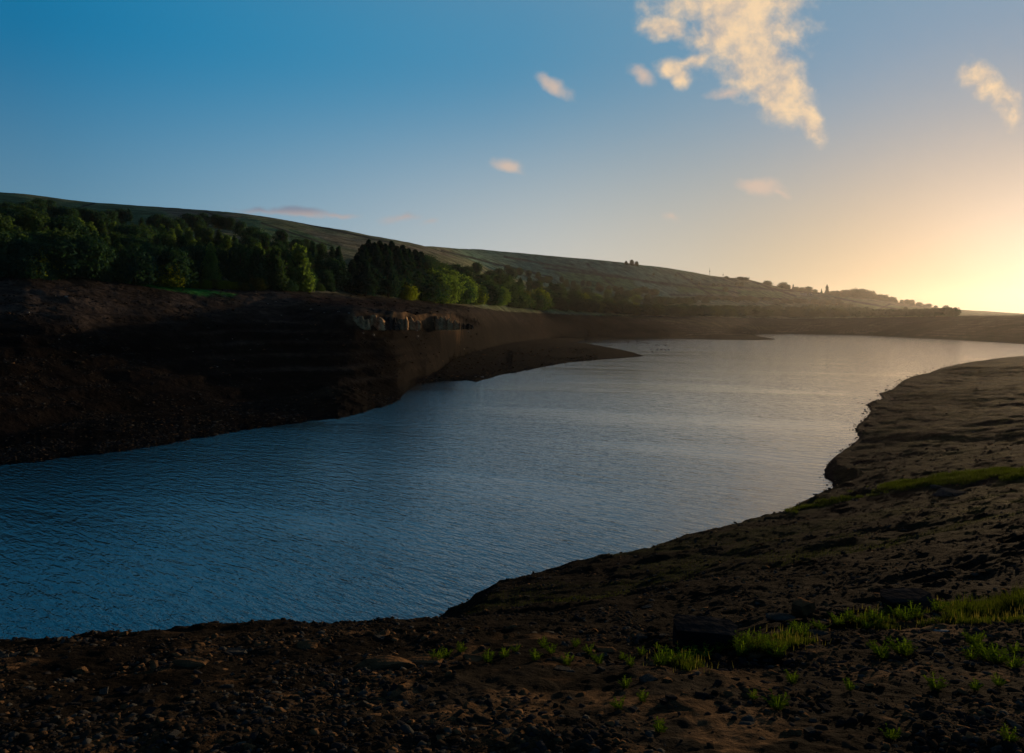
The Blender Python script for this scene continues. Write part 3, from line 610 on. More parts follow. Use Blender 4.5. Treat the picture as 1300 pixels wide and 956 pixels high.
# far wood at the right that reads as one mass
r = np.random.default_rng(5); P = []
for _ in range(520):
    x = r.uniform(1020, 1215); top = np.interp(x, [1020, 1080, 1110, 1215], [384, 386, 395, 399]); bot = 402.5
    yb = r.uniform(min(top+5, bot-2), bot); Y = Y_for_base(x, yb)
    if Y > 2600: continue
    z = hfar(x, Y); hh = r.uniform(7, 12); k = 60
    d = r.normal(size=(k, 3)); d /= np.linalg.norm(d, axis=1)[:, None]; rr = r.uniform(.6, 1, (k, 1))
    c = np.array(((x-CX)/F*Y, Y, z+hh*.5)); p = c+d*rr*np.array((hh*.5, hh*.5, hh*.5))
    t = r.normal(size=(k, 3)); t /= np.linalg.norm(t, axis=1)[:, None]; u = np.cross(d, t); u /= (np.linalg.norm(u, axis=1)[:, None]+1e-6); t = np.cross(u, d)
    P.append(np.stack([p-t*1.3, p-u, p+t*1.3, p+u], 1).reshape(-1, 3))
P = np.concatenate(P)
o = link('woodland', mesh_np('woodland', P, np.arange(len(P)).reshape(-1, 4), [L_dark]))
tagit(o, 'distant dark wood covering the slope above the far right shore', 'wood', kind='stuff')

# ------------------------------------------------------------------ farmhouses and masts on the far ridge
def house(x, yb, w, d, h, lab, rz):
    Y = min(Y_for_base(x, yb), 2450); e = empty('farmhouse', ((x-CX)/F*Y, Y, hfar(x, Y)-.6), rz); tagit(e, lab, 'house')
    link('wall', MB().box((0, 0, h/2), (w, d, h)).mesh('wall', [M_wall]), e)
    mb = MB(); v = [(-w/2-.4, -d/2-.4, h+.003), (w/2+.4, -d/2-.4, h+.003), (w/2+.4, d/2+.4, h+.003), (-w/2-.4, d/2+.4, h+.003), (-w/2-.4, 0, h+2.6), (w/2+.4, 0, h+2.6)]
    mb.v = v; mb.f = [[0, 1, 5, 4], [2, 3, 4, 5], [0, 4, 3], [1, 2, 5], [0, 3, 2, 1]]
    rf = link('roof', mb.mesh('roof', [M_roof]), e)
    link('chimney', MB().box((-w*.35, 0, h+2.7), (.9, .9, 1.6)).mesh('chimney', [M_stone]), rf)
    for k in range(4):
        for zz in (1.7, 4.2):
            if zz < h-.6: link('window', MB().box((-w*.36+k*w*.24, -d/2-.02, zz), (1.1, .1, 1.3)).mesh('window', [M_glass]), e)
    link('door', MB().box((w*.05, -d/2-.03, 1.05), (1.0, .1, 2.1)).mesh('door', [M_bark]), e)
house(1020, 375.5, 20, 7, 5, 'long low white farmhouse on the far ridge below the skyline trees', -.25)
house(1029, 375.5, 8, 7, 6, 'small square white house at the right end of the farmhouse', -.1)
def mast(x, hp, lab):
    Y = float(T(YSK, x))*.99; h = hp*Y/F; e = empty('radio_mast', ((x-CX)/F*Y, Y, hfar(x, Y)-.5)); tagit(e, lab, 'mast', 'thin masts on the skyline')
    link('pole', MB().tube([(0, 0, 0), (0, 0, h*.6), (0, 0, h)], [.55, .4, .2], 6).mesh('pole', [M_metal]), e)
    mb = MB()
    for k in range(3):
        a = k*2.1; mb.box((math.cos(a)*.9, math.sin(a)*.9, h*.55), (.7, .7, 3.2), a)
    link('antenna', mb.mesh('antenna', [M_metal]), e)
mast(901, 11, 'tallest thin mast on the skyline with an antenna drum'); mast(918, 7, 'shorter thin mast right of the tallest one'); mast(951, 6, 'faint thin mast right of the skyline thicket')

# ------------------------------------------------------------------ rocks
def rock_mesh(name, mat, seed, dims=(1, 1, .6), blocky=.5, sub=3, rough=.12):
    import bmesh
    bm = bmesh.new(); bmesh.ops.create_cube(bm, size=2)
    bmesh.ops.subdivide_edges(bm, edges=bm.edges[:], cuts=sub, use_grid_fill=True)
    r = np.random.default_rng(seed); ph = r.random(9)*6.28; pl = r.normal(size=(5, 3)); pl /= np.linalg.norm(pl, axis=1)[:, None]; of = r.uniform(.62, .95, 5)
    for v in bm.verts:
        c = np.array(v.co); l = np.linalg.norm(c); c = c*blocky+c/l*(1-blocky)*1.15
        c = c*(1+rough*(math.sin(c[0]*3.1+ph[0])+math.sin(c[1]*3.7+ph[1])+math.sin(c[2]*4.3+ph[2]+c[0]*2))*.6)
        for k in range(5):
            dd = c@pl[k]-of[k]
            if dd > 0: c = c-pl[k]*dd*.85
        v.co = (c[0]*dims[0]*.5, c[1]*dims[1]*.5, c[2]*dims[2]*.5)
    me = bpy.data.meshes.new(name); bm.to_mesh(me); bm.free(); me.materials.append(mat); return me
def near_at(x, y, Ymin=2.6, Ymax=330):
    """distance at which the near ground in this column meets picture row y"""
    i = int(np.argmin(np.abs(xs_n-x))); ok = (PNY[:, i] <= y) & (ys_n >= Ymin) & (ys_n <= Ymax)
    return float(ys_n[np.argmax(ok)])
def put_rock(me, name, x, y, lab, cat, group=None, rz=0, sc=1., sink=.1, tilt=(0, 0), near=True):
    Y = near_at(x, y) if near else Y_for_base(x, y); X = (x-CX)/F*Y
    z = float(znear(np.array([X]), np.array([Y]))[0]) if near else hfar(x, Y)
    o = link(name, me, None, (X, Y, z-sink*sc), rz, (sc, sc, sc)); o.rotation_euler = (tilt[0], tilt[1], rz); tagit(o, lab, cat, group); return o
px = lambda w, y: w  # width in picture columns at a row is turned into metres below
def wm(x, y, w): return w*near_at(x, y)/F
s = wm(895, 822, 84); put_rock(rock_mesh('boulder', M_dark, 3, (s, s*.6, s*.42), .93, 4, .03), 'boulder', 897, 820, 'large dark rectangular block of stone lying left of the weeds', 'boulder', rz=-.12, sink=-s*.10, tilt=(.04, .05))
s = wm(1150, 775, 74); put_rock(rock_mesh('boulder', M_dark, 4, (s, s*.7, s*.42), .85, 4, .05), 'boulder', 1152, 776, 'dark flat-topped boulder behind the bright grass at the lower right', 'boulder', rz=.1, sink=-s*.09, tilt=(.05, -.03))
s = wm(1015, 782, 26); put_rock(rock_mesh('boulder', M_tan, 5, (s, s*.8, s*.9), .55, 3), 'boulder', 1017, 782, 'small brown pointed rock above the weeds between the two big blocks', 'boulder', rz=.6, sink=-s*.2)
s = wm(995, 786, 38); put_rock(rock_mesh('flat_stone', M_stone, 6, (s, s*.5, s*.16), .8, 3), 'flat_stone', 993, 786, 'grey flat stone left of the small pointed rock', 'stone', sink=-s*.04)
s = wm(1206, 625, 26); put_rock(rock_mesh('flat_stone', M_stone, 7, (s, s*1.4, s*.3), .85, 3), 'flat_stone', 1207, 628, 'large pale grey slab on the slope below the grass crest', 'stone', rz=.5, sink=-s*.03)
s = wm(1188, 618, 14); put_rock(rock_mesh('flat_stone', M_stone, 8, (s, s*.8, s*.3), .8, 3), 'flat_stone', 1190, 619, 'smaller grey slab just left of the large slab', 'stone', sink=-s*.03)
for n, (x, y, w, mt, lab) in enumerate([(540, 842, 46, M_tan, 'broad tan stone at the lower centre foreground'), (490, 846, 70, M_tan, 'long low tan stone left of the broad tan stone'), (712, 838, 26, M_tan, 'tan stone with a flat top, lower centre right'), (650, 822, 22, M_tan, 'short orange-brown stone above the broad tan stones'),
        (240, 846, 46, M_tan, 'rounded tan stone at the lower left foreground'), (600, 838, 30, M_tan, 'thin tan stone between the broad stone and the weeds'), (770, 826, 24, M_tan, 'thin brown stone left of the big dark block'), (958, 832, 34, M_tan, 'tan stone lying right of the weeds under the big block'),
        (1110, 822, 24, M_tan, 'brown stone under the yellow soil patch'), (1195, 802, 16, M_pale, 'small pale stone right of the sandy patch'), (1040, 806, 30, M_stone, 'grey stone between weeds, lower right'), (820, 772, 16, M_stone, 'grey stone above left of the big dark block'), (390, 822, 30, M_tan, 'flat brown stone near the lip at lower left'), (300, 830, 26, M_stone, 'grey stone near the lip at lower left')]):
    s = wm(x, y, w); put_rock(rock_mesh('stone', mt, 20+n, (s, s*.6, s*.24), .75, 3), 'stone', x, y, lab, 'stone', rz=random.uniform(-.5, .5), sink=-s*.02)
protos = [rock_mesh('stone', mt, 50+k, (1, random.uniform(.6, .95), random.uniform(.25, .5)), random.uniform(.5, .85), 2) for k, mt in enumerate([M_stone, M_dark, M_tan, M_stone, M_dark, M_tan, M_dark])]
zones = [((-20, 1320), (806, 950), 95, (5, 22), 'small loose stone half sunk in the foreground soil', 'small loose stones in the foreground soil'),
         ((560, 1310), (700, 800), 70, (3, 10), 'small loose stone on the dark slope running down to the water', 'small loose stones on the near slope'),
         ((1060, 1310), (480, 690), 22, (1.5, 4), 'tiny stone on the right-hand bank', 'tiny stones on the right-hand bank')]
for (xr, yr, cnt, wr, lab, grp) in zones:
    k = 0
    while k < cnt:
        x = random.uniform(*xr); y = random.uniform(*yr); Y = near_at(x, y)
        X = (x-CX)/F*Y
        if not inside(np.array([X]), np.array([Y]), poly_in)[0] or Y > 300: continue
        w = random.uniform(*wr)**1.0*Y/F; put_rock(random.choice(protos), 'stone', x, y, lab, 'stone', grp, random.random()*6, w, .02, (random.uniform(-.3, .3), random.uniform(-.3, .3))); k += 1
for x, y, lab in [(1203, 612, 'tiny white stone above the large grey slab'), (1213, 580, 'lone tiny white stone on the right-hand bank'), (1236, 549, 'highest tiny white stone on the right-hand bank'), (1083, 634, 'pale pebble at the left end of the grass crest'), (1088, 636, 'pale pebble just right of the grass crest\'s left end')]:
    put_rock(rock_mesh('stone', M_pale, int(x), (1, .8, .6), .5, 1), 'stone', x, y, lab, 'stone', sc=2.2*near_at(x, y)/F, sink=-.1)
# stones on the far bank
fp = [rock_mesh('stone', mt, 80+k, (1, .8, .55), .6, 2) for k, mt in enumerate([M_pale, M_stone, M_pale])]
for n, (x, y, w) in enumerate([(75, 436, 2), (97, 457, 2), (276, 466, 2.4), (332, 476, 2.2), (295, 431, 1.6), (245, 449, 1.6), (318, 445, 1.8), (402, 469, 1.8), (381, 482, 1.6), (85, 491, 1.8), (200, 417, 1.4), (357, 401, 2), (128, 396, 1.6), (285, 378, 3), (36, 397, 3), (84, 378, 4), (70, 377, 3),
        (528, 420, 4), (530, 427, 4), (461, 425, 3), (474, 426, 3.5), (573, 426, 4), (583, 428, 3), (594, 428, 4), (589, 444, 2.5), (541, 452, 3), (430, 396, 3), (412, 397, 3), (395, 394, 3), (443, 399, 3.4), (423, 391, 2.5), (620, 478, 4), (612, 481, 4), (604, 479, 3.5), (372, 386, 2.4), (350, 383, 2.4), (340, 386, 2), (300, 375, 2), (119, 351, 3), (126, 352, 3), (133, 353.5, 2.5)]):
    Y = Y_for_base(x, y); put_rock(random.choice(fp), 'stone', x, y, 'pale stone dotted on the dark left-hand bank', 'stone', 'pale stones dotted on the left-hand bank', random.random()*6, w*Y/F, .0, near=False)
# quarry face: jagged rock outcrops
def outcrop(w, h, seed):
    r = np.random.default_rng(seed); nx, nz = max(6, int(w/.22)), int(h/.3)+3
    u = np.linspace(-w/2, w/2, nx); t = np.linspace(-.12, 1, nz); hh = h*(.55+.45*np.repeat(r.random(nx//2+1), 2)[:nx])*(1-(np.abs(u)/(w/2))**4*.4)
    col = np.repeat(r.random(nx//3+1), 3)[:nx]*1.3
    V = []
    for j in range(nz):
        for i in range(nx):
            edge = abs(u[i])/(w/2); z = hh[i]*t[j]*1
            y = -col[i]+.55*t[j]+r.normal()*.1+.5*edge**6
            V.append((u[i]+r.normal()*.07, y+r.normal()*.08, z+r.normal()*.05))
    for i in range(nx): V.append((u[i], 3.2, hh[i]*1+.05))
    Fc = grid_faces(nz+1, nx)
    return np.array(V), Fc
for n, (x0, x1, h, lab) in enumerate([(446, 466, 3.2, 'leftmost tan rock outcrop of the quarry face'), (464, 484, 3.6, 'dark grey rock outcrop beside the leftmost tan one'), (482, 503, 3.4, 'grey ribbed rock outcrop left of the bright tan outcrop'), (499, 515, 3.8, 'bright tan rock outcrop in the middle of the quarry face'),
        (512, 530, 3.5, 'broken tan-grey rock outcrop in the middle of the quarry face'), (538, 568, 4.2, 'largest orange-tan rock outcrop of the quarry face'), (565, 581, 3.4, 'narrow grey outcrop touching the largest tan outcrop'), (580, 598, 2.4, 'low grey outcrop at the right end of the quarry face')]):
    x = (x0+x1)/2; q = float(T([(0, 150), (450, 185), (500, 200), (560, 240), (580, 290), (600, 350), (620, 420), (660, 590)], x))-.1; w = (x1-x0)*q/F*1.45; V, Fc = outcrop(w, h, 60+n)
    me = mesh_np('rock_outcrop', V, Fc, [M_face if n in (0, 1, 3, 4, 5, 6) else M_stone]); q2 = q
    o = link('rock_outcrop', me, None, ((x-CX)/F*q2, q2, zat(417, q2)-.15), -math.atan((x-CX)/F)*.6); tagit(o, lab, 'rock outcrop')

# ------------------------------------------------------------------ weeds and grass
def weed_mesh(name, seed, h=.16, n=14):
    r = np.random.default_rng(seed); V = []; Fc = []
    for k in range(n):
        a = r.random()*6.28; lean = r.uniform(.2, .9); hh = h*r.uniform(.5, 1.1); m = r.integers(4, 7)
        for j in range(m):
            t = (j+1)/m; c = np.array((math.cos(a)*lean*hh*t, math.sin(a)*lean*hh*t, hh*t*(1-.25*lean*t)))
            for side in (-1, 1):
                b = a+side*r.uniform(.7, 1.4); l = h*.36*r.uniform(.6, 1.2)*(1.1-.5*t); d = np.array((math.cos(b), math.sin(b), r.uniform(-.1, .5))); d /= np.linalg.norm(d); p = np.cross(d, (0, 0, 1)); p /= np.linalg.norm(p)
                i = len(V); V += [c, c+d*l*.5+p*l*.3, c+d*l, c+d*l*.5-p*l*.3]; Fc.append((i, i+1, i+2, i+3))
        i = len(V); e = np.array((math.cos(a)*lean*hh, math.sin(a)*lean*hh, hh*(1-.25*lean))); q = np.array((-math.sin(a), math.cos(a), 0))*.0025
        V += [q, -q, e-q, e+q]; Fc.append((i, i+1, i+2, i+3))
    return mesh_np(name, V, Fc, [L_weed])
def tuft_mesh(name, seed, h=.2, n=90, mat=None, spread=.12):
    r = np.random.default_rng(seed); V = []; Fc = []
    for k in range(n):
        a = r.random()*6.28; q = r.random()**.5*spread; b = np.array((math.cos(a)*q, math.sin(a)*q, -.01)); hh = h*r.uniform(.5, 1.1); ln = r.uniform(.1, .6)*hh; a2 = a+r.normal()*.6
        d = np.array((math.cos(a2), math.sin(a2), 0)); w = np.array((-d[1], d[0], 0))*.004
        m = b+d*ln*.35+np.array((0, 0, hh*.6)); e = b+d*ln+np.array((0, 0, hh))
        i = len(V); V += [b-w, b+w, m+w*.8, m-w*.8]; Fc.append((i, i+1, i+2, i+3)); i = len(V); V += [m-w*.8, m+w*.8, e+w*.1, e-w*.1]; Fc.append((i, i+1, i+2, i+3))
    return mesh_np(name, V, Fc, [mat or L_grass])
wm_ = [weed_mesh('weed', s) for s in range(5)]; tm = [tuft_mesh('grass_tuft', s) for s in range(4)]
def put_plant(me, name, x, y, sc, lab, cat, group):
    Y = near_at(x, y); X = (x-CX)/F*Y; z = float(znear(np.array([X]), np.array([Y]))[0])
    o = link(name, me, None, (X, Y, z-.005), random.random()*6.28, (sc, sc, sc)); tagit(o, lab, cat, group)
clusters = [('big bright weed left of the big dark block', [(858, 840), (848, 836), (868, 845), (852, 846), (838, 846)]), ('bushy weed below the big dark block', [(888, 834), (895, 838), (880, 841)]),
    ('weed along the foot of the big dark block', [(921, 826), (930, 822), (938, 828), (948, 820), (956, 824), (912, 830), (943, 834)]), ('weed right of the big dark block', [(963, 822), (970, 818), (985, 838), (990, 830), (978, 832)]),
    ('weed between the big dark block and the boulder', [(1013, 806), (1020, 810), (1008, 802), (1036, 798), (1043, 803), (1000, 812)]), ('weed left of the sandy patch', [(1064, 796), (1078, 793), (1088, 796), (1100, 799), (1108, 790), (1112, 796), (1098, 788), (1118, 793)]),
    ('bright weed in front of the flat-topped boulder', [(1128, 780), (1140, 787), (1150, 790), (1158, 784), (1172, 778), (1180, 775), (1190, 780), (1200, 772), (1186, 770), (1166, 788)]),
    ('weed at the lower right corner', [(1235, 820), (1242, 826), (1248, 836), (1256, 841), (1262, 832), (1268, 842), (1240, 818), (1233, 838), (1285, 850), (1290, 830)]), ('weed in the lower middle soil', [(1115, 832), (1142, 830), (1150, 834), (1120, 838)]),
    ('scattered small weed in the centre foreground', [(553, 842), (566, 836), (585, 830), (620, 842), (640, 835), (655, 828), (680, 840), (700, 830), (730, 822), (748, 830), (690, 822), (790, 838), (800, 846), (815, 832), (760, 843), (720, 846), (835, 826)])]
for lab, pts in clusters:
    for x, y in pts:
        small = 'small' in lab
        put_plant(random.choice(wm_), 'weed', x, y, random.uniform(.3, .55) if small else random.uniform(.45, .8), lab, 'weed', 'weeds: '+lab)
for k in range(13):
    x = random.uniform(760, 1320); y = random.uniform(856, 950); put_plant(random.choice(wm_), 'weed', x, y, random.uniform(.3, .6), 'weed in the soil right in front of the camera', 'weed', 'weeds right in front of the camera')
for k in range(34):
    t = random.random(); x = 1208+t*95+random.uniform(-6, 6); y = 787-t*17+random.uniform(-5, 9); put_plant(random.choice(tm), 'grass_tuft', x, y, random.uniform(.55, .95), 'bright green grass tuft in the patch at the right edge', 'grass tuft', 'grass tufts in the patch at the right edge')
for k in range(9):
    x = 968+random.uniform(-16, 22); y = 829+random.uniform(-4, 4); put_plant(random.choice(tm), 'grass_tuft', x, y, random.uniform(.4, .6), 'low grass tuft below the big dark block', 'grass tuft', 'low grass tufts below the big dark block')
# grass along the crest and sparse ground cover
def blades(name, pts, h, w, mat, seed, lab, cat='grass'):
    r = np.random.default_rng(seed); P = np.array(pts); k = len(P); a = r.random(k)*6.28; hh = h*r.uniform(.5, 1.2, k)
    d = np.stack([np.cos(a), np.sin(a), 0*a], 1)*(hh*.45*r.random(k))[:, None]; s = np.stack([-np.sin(a), np.cos(a), 0*a], 1)*w
    up = np.stack([0*a, 0*a, hh], 1); V = np.stack([P-s, P+s, P+d+up+s*.15, P+d+up-s*.15], 1).reshape(-1, 3)
    o = link(name, mesh_np(name, V, np.arange(4*k).reshape(-1, 4), [mat])); tagit(o, lab, cat, kind='stuff')
mk = np.argwhere((grs*smooth(-.3, .3, a1) > .35)); sel = mk[rng.integers(0, len(mk), 26000)]
pts = np.stack([XN[sel[:, 0], sel[:, 1]], YN[sel[:, 0], sel[:, 1]], ZN[sel[:, 0], sel[:, 1]]], 1)+rng.normal(size=(len(sel), 3))*np.array((.08, .15, 0))
blades('crest_grass', pts, .16, .018, L_grass, 1, 'band of bright green grass along the crest of the right-hand slope')
dens = smooth(.05, .5, a3+a1*.5)*(YN > 6)*(YN < 45)*(ZN > .8)*(PNX > 560)
mk = np.argwhere(dens > .3); sel = mk[rng.integers(0, len(mk), 30000)]
pts = np.stack([XN[sel[:, 0], sel[:, 1]], YN[sel[:, 0], sel[:, 1]], ZN[sel[:, 0], sel[:, 1]]], 1)
blades('ground_cover', pts, .05, .008, leafmat('dull_moss', (.02, .026, .01), (.045, .05, .02), .3), 2, 'sparse dull green ground cover on the near slope', 'ground cover')
# gravel and scree: loose rock nobody could count
base = np.array([(-1, -1, 0), (1, -1, 0), (1, 1, 0), (-1, 1, 0), (-.6, -.5, 1), (.5, -.6, .9), (.6, .5, 1.05), (-.5, .6, .9)])*.5
Fb = np.array([(4, 5, 6, 7), (0, 1, 5, 4), (1, 2, 6, 5), (2, 3, 7, 6), (3, 0, 4, 7)])
def rubble(name, C0, sz, mats, pr, seed, lab, cat, flat=.6):
    r = np.random.default_rng(seed); k = len(C0); an = r.random(k)*6.28; sz = sz[:, None]
    B = base[None]*np.concatenate([sz*r.uniform(.8, 2.0, (k, 1)), sz, sz*flat*r.uniform(.6, 1.5, (k, 1))], 1)[:, None, :]; B = B*r.uniform(.75, 1.25, B.shape)
    tl = r.normal(size=(k, 1))*.3; B[..., 2] += B[..., 0]*tl-sz*flat*.15
    Rr = np.stack([B[..., 0]*np.cos(an)[:, None]-B[..., 1]*np.sin(an)[:, None], B[..., 0]*np.sin(an)[:, None]+B[..., 1]*np.cos(an)[:, None], B[..., 2]], -1)+C0[:, None, :]
    me = mesh_np(name, Rr.reshape(-1, 3), (Fb[None]+8*np.arange(k)[:, None, None]).reshape(-1, 4), mats)
    me.polygons.foreach_set('material_index', np.repeat(r.choice(len(mats), k, p=pr), 5).astype(np.int32)); o = link(name, me); tagit(o, lab, cat, kind='stuff')
r = np.random.default_rng(9)
g1 = fbm(XN/1.1, YN/1.1, 3, 91)
sel = np.argwhere((YN > 3) & (YN < 75) & (ZN > .1) & (PNY < 1000) & (PNX > -60) & (PNX < 1360) & (g1+r.normal(size=g1.shape)*.25 > .0)); sel = sel[r.integers(0, len(sel), 60000)]
C0 = np.stack([XN[sel[:, 0], sel[:, 1]], YN[sel[:, 0], sel[:, 1]], ZN[sel[:, 0], sel[:, 1]]], 1); C0[:, :2] += r.normal(size=(len(C0), 2))*.01*C0[:, 1:2]*.2
sz = (.0035+.028*r.random(len(C0))**4)*(1+.10*C0[:, 1])
M_soil = plain('soil_clod', (.03, .022, .015), .9, .5, 4)
rubble('gravel', C0, sz, [M_dark, M_soil, M_tan, M_stone], [.3, .45, .13, .12], 9, 'dark fine rubble and grit strewn over the near bank', 'gravel')
# stones at the near waterline
d_ = np.hypot(np.diff(shore[:50, 0]), np.diff(shore[:50, 1])); P = []
for k in range(len(SH)-1):
    n_ = max(3, int(d_[k]/(.0022*shore[k, 1]))); t = r.random(n_)[:, None]; P.append(shore[k]*(1-t)+shore[k+1]*t)
P = np.concatenate(P); P = P+r.normal(size=P.shape)*.0045*P[:, 1:2]; zz = np.maximum(znear(P[:, 0], P[:, 1]), -.02)
rubble('shingle', np.concatenate([P, zz[:, None]], 1), np.minimum(P[:, 1]*(.0006+.0026*r.random(len(P))**3), .32), [M_dark, M_soil, M_stone], [.6, .3, .1], 11, 'dark wet stones along the near waterline', 'shingle')
sel = np.argwhere((YY < 420) & (Z > -.15) & (Z < 24) & (PX > -40) & (PX < 760)); w_ = (YY[sel[:, 0], sel[:, 1]])**-1.0; n2s = n2[sel[:, 0], sel[:, 1]]; w_ = w_*np.where(n2s > .05, 1., .12)*np.where(Z[sel[:, 0], sel[:, 1]] < .5, 3, 1); w_ /= w_.sum()
sel = sel[r.choice(len(sel), 26000, p=w_)]; C0 = np.stack([XX[sel[:, 0], sel[:, 1]], YY[sel[:, 0], sel[:, 1]], Z[sel[:, 0], sel[:, 1]]], 1)
rubble('scree', C0, C0[:, 1]*(.0006+.0035*r.random(len(C0))**4), [M_dark, M_soil, M_tan, M_stone], [.4, .5, .03, .07], 12, 'broken stone scattered over the dark left-hand bank', 'scree')
# low green mats under the weeds at the lower right
gm = poly_mask(PNX+a1*22, PNY+a2*8, [(850, 842), (880, 826), (1000, 806), (1110, 786), (1200, 772), (1330, 758), (1330, 790), (1180, 796), (1060, 812), (960, 834), (880, 852)], 14)*smooth(-.1, .45, a2+a1*.4)
mk = np.argwhere(gm > .25); sel = mk[rng.integers(0, len(mk), 14000)]
pts = np.stack([XN[sel[:, 0], sel[:, 1]], YN[sel[:, 0], sel[:, 1]], ZN[sel[:, 0], sel[:, 1]]], 1)+rng.normal(size=(len(sel), 3))*np.array((.012, .012, 0))
blades('low_grass', pts, .045, .0028, L_grass, 5, 'low yellow-green grass mat around the weeds at the lower right')
blades('dead_grass', pts[::7]+rng.normal(size=pts[::7].shape)*np.array((.1, .1, 0)), .06, .002, L_dry, 6, 'thin dead grass stems among the weeds at the lower right')

# ------------------------------------------------------------------ geese on the water
def goose():
    import bmesh
    bm = bmesh.new(); rings = [(-.52, .02, .17), (-.42, .07, .13), (-.25, .15, .10), (0, .19, .09), (.2, .17, .09), (.34, .11, .12), (.4, .03, .15)]; prev = None
    for (x, rad, zc) in rings:
        ring = [bm.verts.new((x, math.cos(a)*rad, zc+math.sin(a)*rad*.75)) for a in [k*math.pi/4 for k in range(8)]]
        if prev:
            for k in range(8): bm.faces.new((prev[k], prev[(k+1) % 8], ring[(k+1) % 8], ring[k]))
        else: bm.faces.new(ring)
        prev = ring
    bm.faces.new(prev[::-1]); me = bpy.data.meshes.new('goose'); bm.to_mesh(me); bm.free(); me.materials.append(M_goose); me.materials.append(M_gneck)
    nb = MB().tube([(.3, 0, .12), (.4, 0, .28), (.42, 0, .45), (.46, 0, .54), (.54, 0, .55), (.62, 0, .52)], [.075, .05, .04, .055, .05, .012], 8)
    me2 = nb.mesh('neck', [M_gneck], True); return me, me2
gb, gn = goose()
for n, (x, y) in enumerate([(793.5, 434.3), (797.7, 434.8), (808.8, 435.2), (810.3, 436.4), (813.4, 435.9), (815.7, 435.2), (818, 435.5), (820.3, 436.2), (823, 436.5), (832.8, 438.5), (836.3, 439.1), (844.8, 438.5), (826.5, 443.5), (834.2, 443.8), (839.5, 444.2), (844.8, 444.5), (849, 444.2), (827.7, 447)]):
    Y = Dw(y); e = link('goose', gb, None, ((x-CX)/F*Y, Y, -.02), random.choice([0, .4, 3.1, 2.7]), (1.5,)*3)
    tagit(e, 'dark goose floating off the spit, '+ordw(n+1)+' from the far edge of the flock', 'goose', 'geese floating off the spit'); link('neck', gn, e)

# ------------------------------------------------------------------ haze, sky, sun, camera
SUN_AZ, SUN_EL = math.radians(35.6), math.radians(4.3)
m = bpy.data.materials.new('haze_air'); m.use_nodes = True; nt = m.node_tree; nt.nodes.clear()
out = N(nt, 'ShaderNodeOutputMaterial'); pv = N(nt, 'ShaderNodeVolumePrincipled'); pv.inputs['Color'].default_value = (.95, .9, .85, 1); pv.inputs['Density'].default_value = HAZE; pv.inputs['Anisotropy'].default_value = .72
nt.links.new(pv.outputs[0], out.inputs['Volume'])
o = link('haze', MB().box((300, 1900, 80), (10400, 4900, 230)).mesh('haze', [m])); o['kind'] = 'stuff'; o['label'] = 'thin warm evening haze filling the valley'; o['category'] = 'haze'
w = bpy.data.worlds.new('World'); S.world = w; w.use_nodes = True; nt = w.node_tree; bg = nt.nodes['Background']
sky = N(nt, 'ShaderNodeTexSky', sky_type='NISHITA', sun_disc=False); sky.sun_elevation = SUN_EL; sky.sun_rotation = SUN_AZ; sky.altitude = 300; sky.dust_density = 1.; sky.ozone_density = 2.
tc = N(nt, 'ShaderNodeTexCoord'); sep = N(nt, 'ShaderNodeSeparateXYZ'); nrm = N(nt, 'ShaderNodeVectorMath', operation='NORMALIZE')
nt.links.new(tc.outputs['Generated'], nrm.inputs[0]); nt.links.new(nrm.outputs[0], sep.inputs[0])
SD = (math.sin(SUN_AZ)*math.cos(SUN_EL), math.cos(SUN_AZ)*math.cos(SUN_EL), math.sin(SUN_EL))
dt = N(nt, 'ShaderNodeVectorMath', operation='DOT_PRODUCT'); nt.links.new(nrm.outputs[0], dt.inputs[0]); dt.inputs[1].default_value = SD
th_ = math_(nt, 'DIVIDE', math_(nt, 'ARCCOSINE', math_(nt, 'MINIMUM', dt.outputs['Value'], .99999)), math.pi)      # 0 at the sun, 1 opposite
d = lambda a: a/180.
def sr(r, g, b_, k=1.): return tuple((c/255)**2.2*k for c in (r, g, b_))
Hz = ramp(nt, th_, SKY_H, 'B_SPLINE'); Tp = ramp(nt, th_, SKY_T, 'B_SPLINE'); Zn = ramp(nt, th_, SKY_Z)
def mixn(f, a, b_, typ='MIX'):
    n = N(nt, 'ShaderNodeMix', data_type='RGBA', blend_type=typ, clamp_factor=True)
    if isinstance(f, float): n.inputs[0].default_value = f
    else: nt.links.new(f, n.inputs[0])
    nt.links.new(a, n.inputs[6]); nt.links.new(b_, n.inputs[7]) if not isinstance(b_, tuple) else setattr(n.inputs[7], 'default_value', (*b_, 1)); return n.outputs[2]
def mr(v, a, b_, c=0., e=1., t='SMOOTHSTEP'):
    n = N(nt, 'ShaderNodeMapRange', interpolation_type=t); nt.links.new(v, n.inputs[0]); n.inputs[1].default_value = a; n.inputs[2].default_value = b_; n.inputs[3].default_value = c; n.inputs[4].default_value = e; return n.outputs[0]
el = sep.outputs['Z']
c_ = mixn(mr(el, .0, .34), Hz, Tp); c_ = mixn(mr(el, .34, .62), c_, Zn)
sc_ = N(nt, 'ShaderNodeVectorMath', operation='SCALE'); nt.links.new(sky.outputs[0], sc_.inputs[0]); sc_.inputs['Scale'].default_value = .10/.1
bgs = N(nt, 'ShaderNodeVectorMath', operation='SCALE'); nt.links.new(c_, bgs.inputs[0]); bgs.inputs['Scale'].default_value = 10.
c_ = mixn(.03, bgs.outputs[0], sc_.outputs[0])
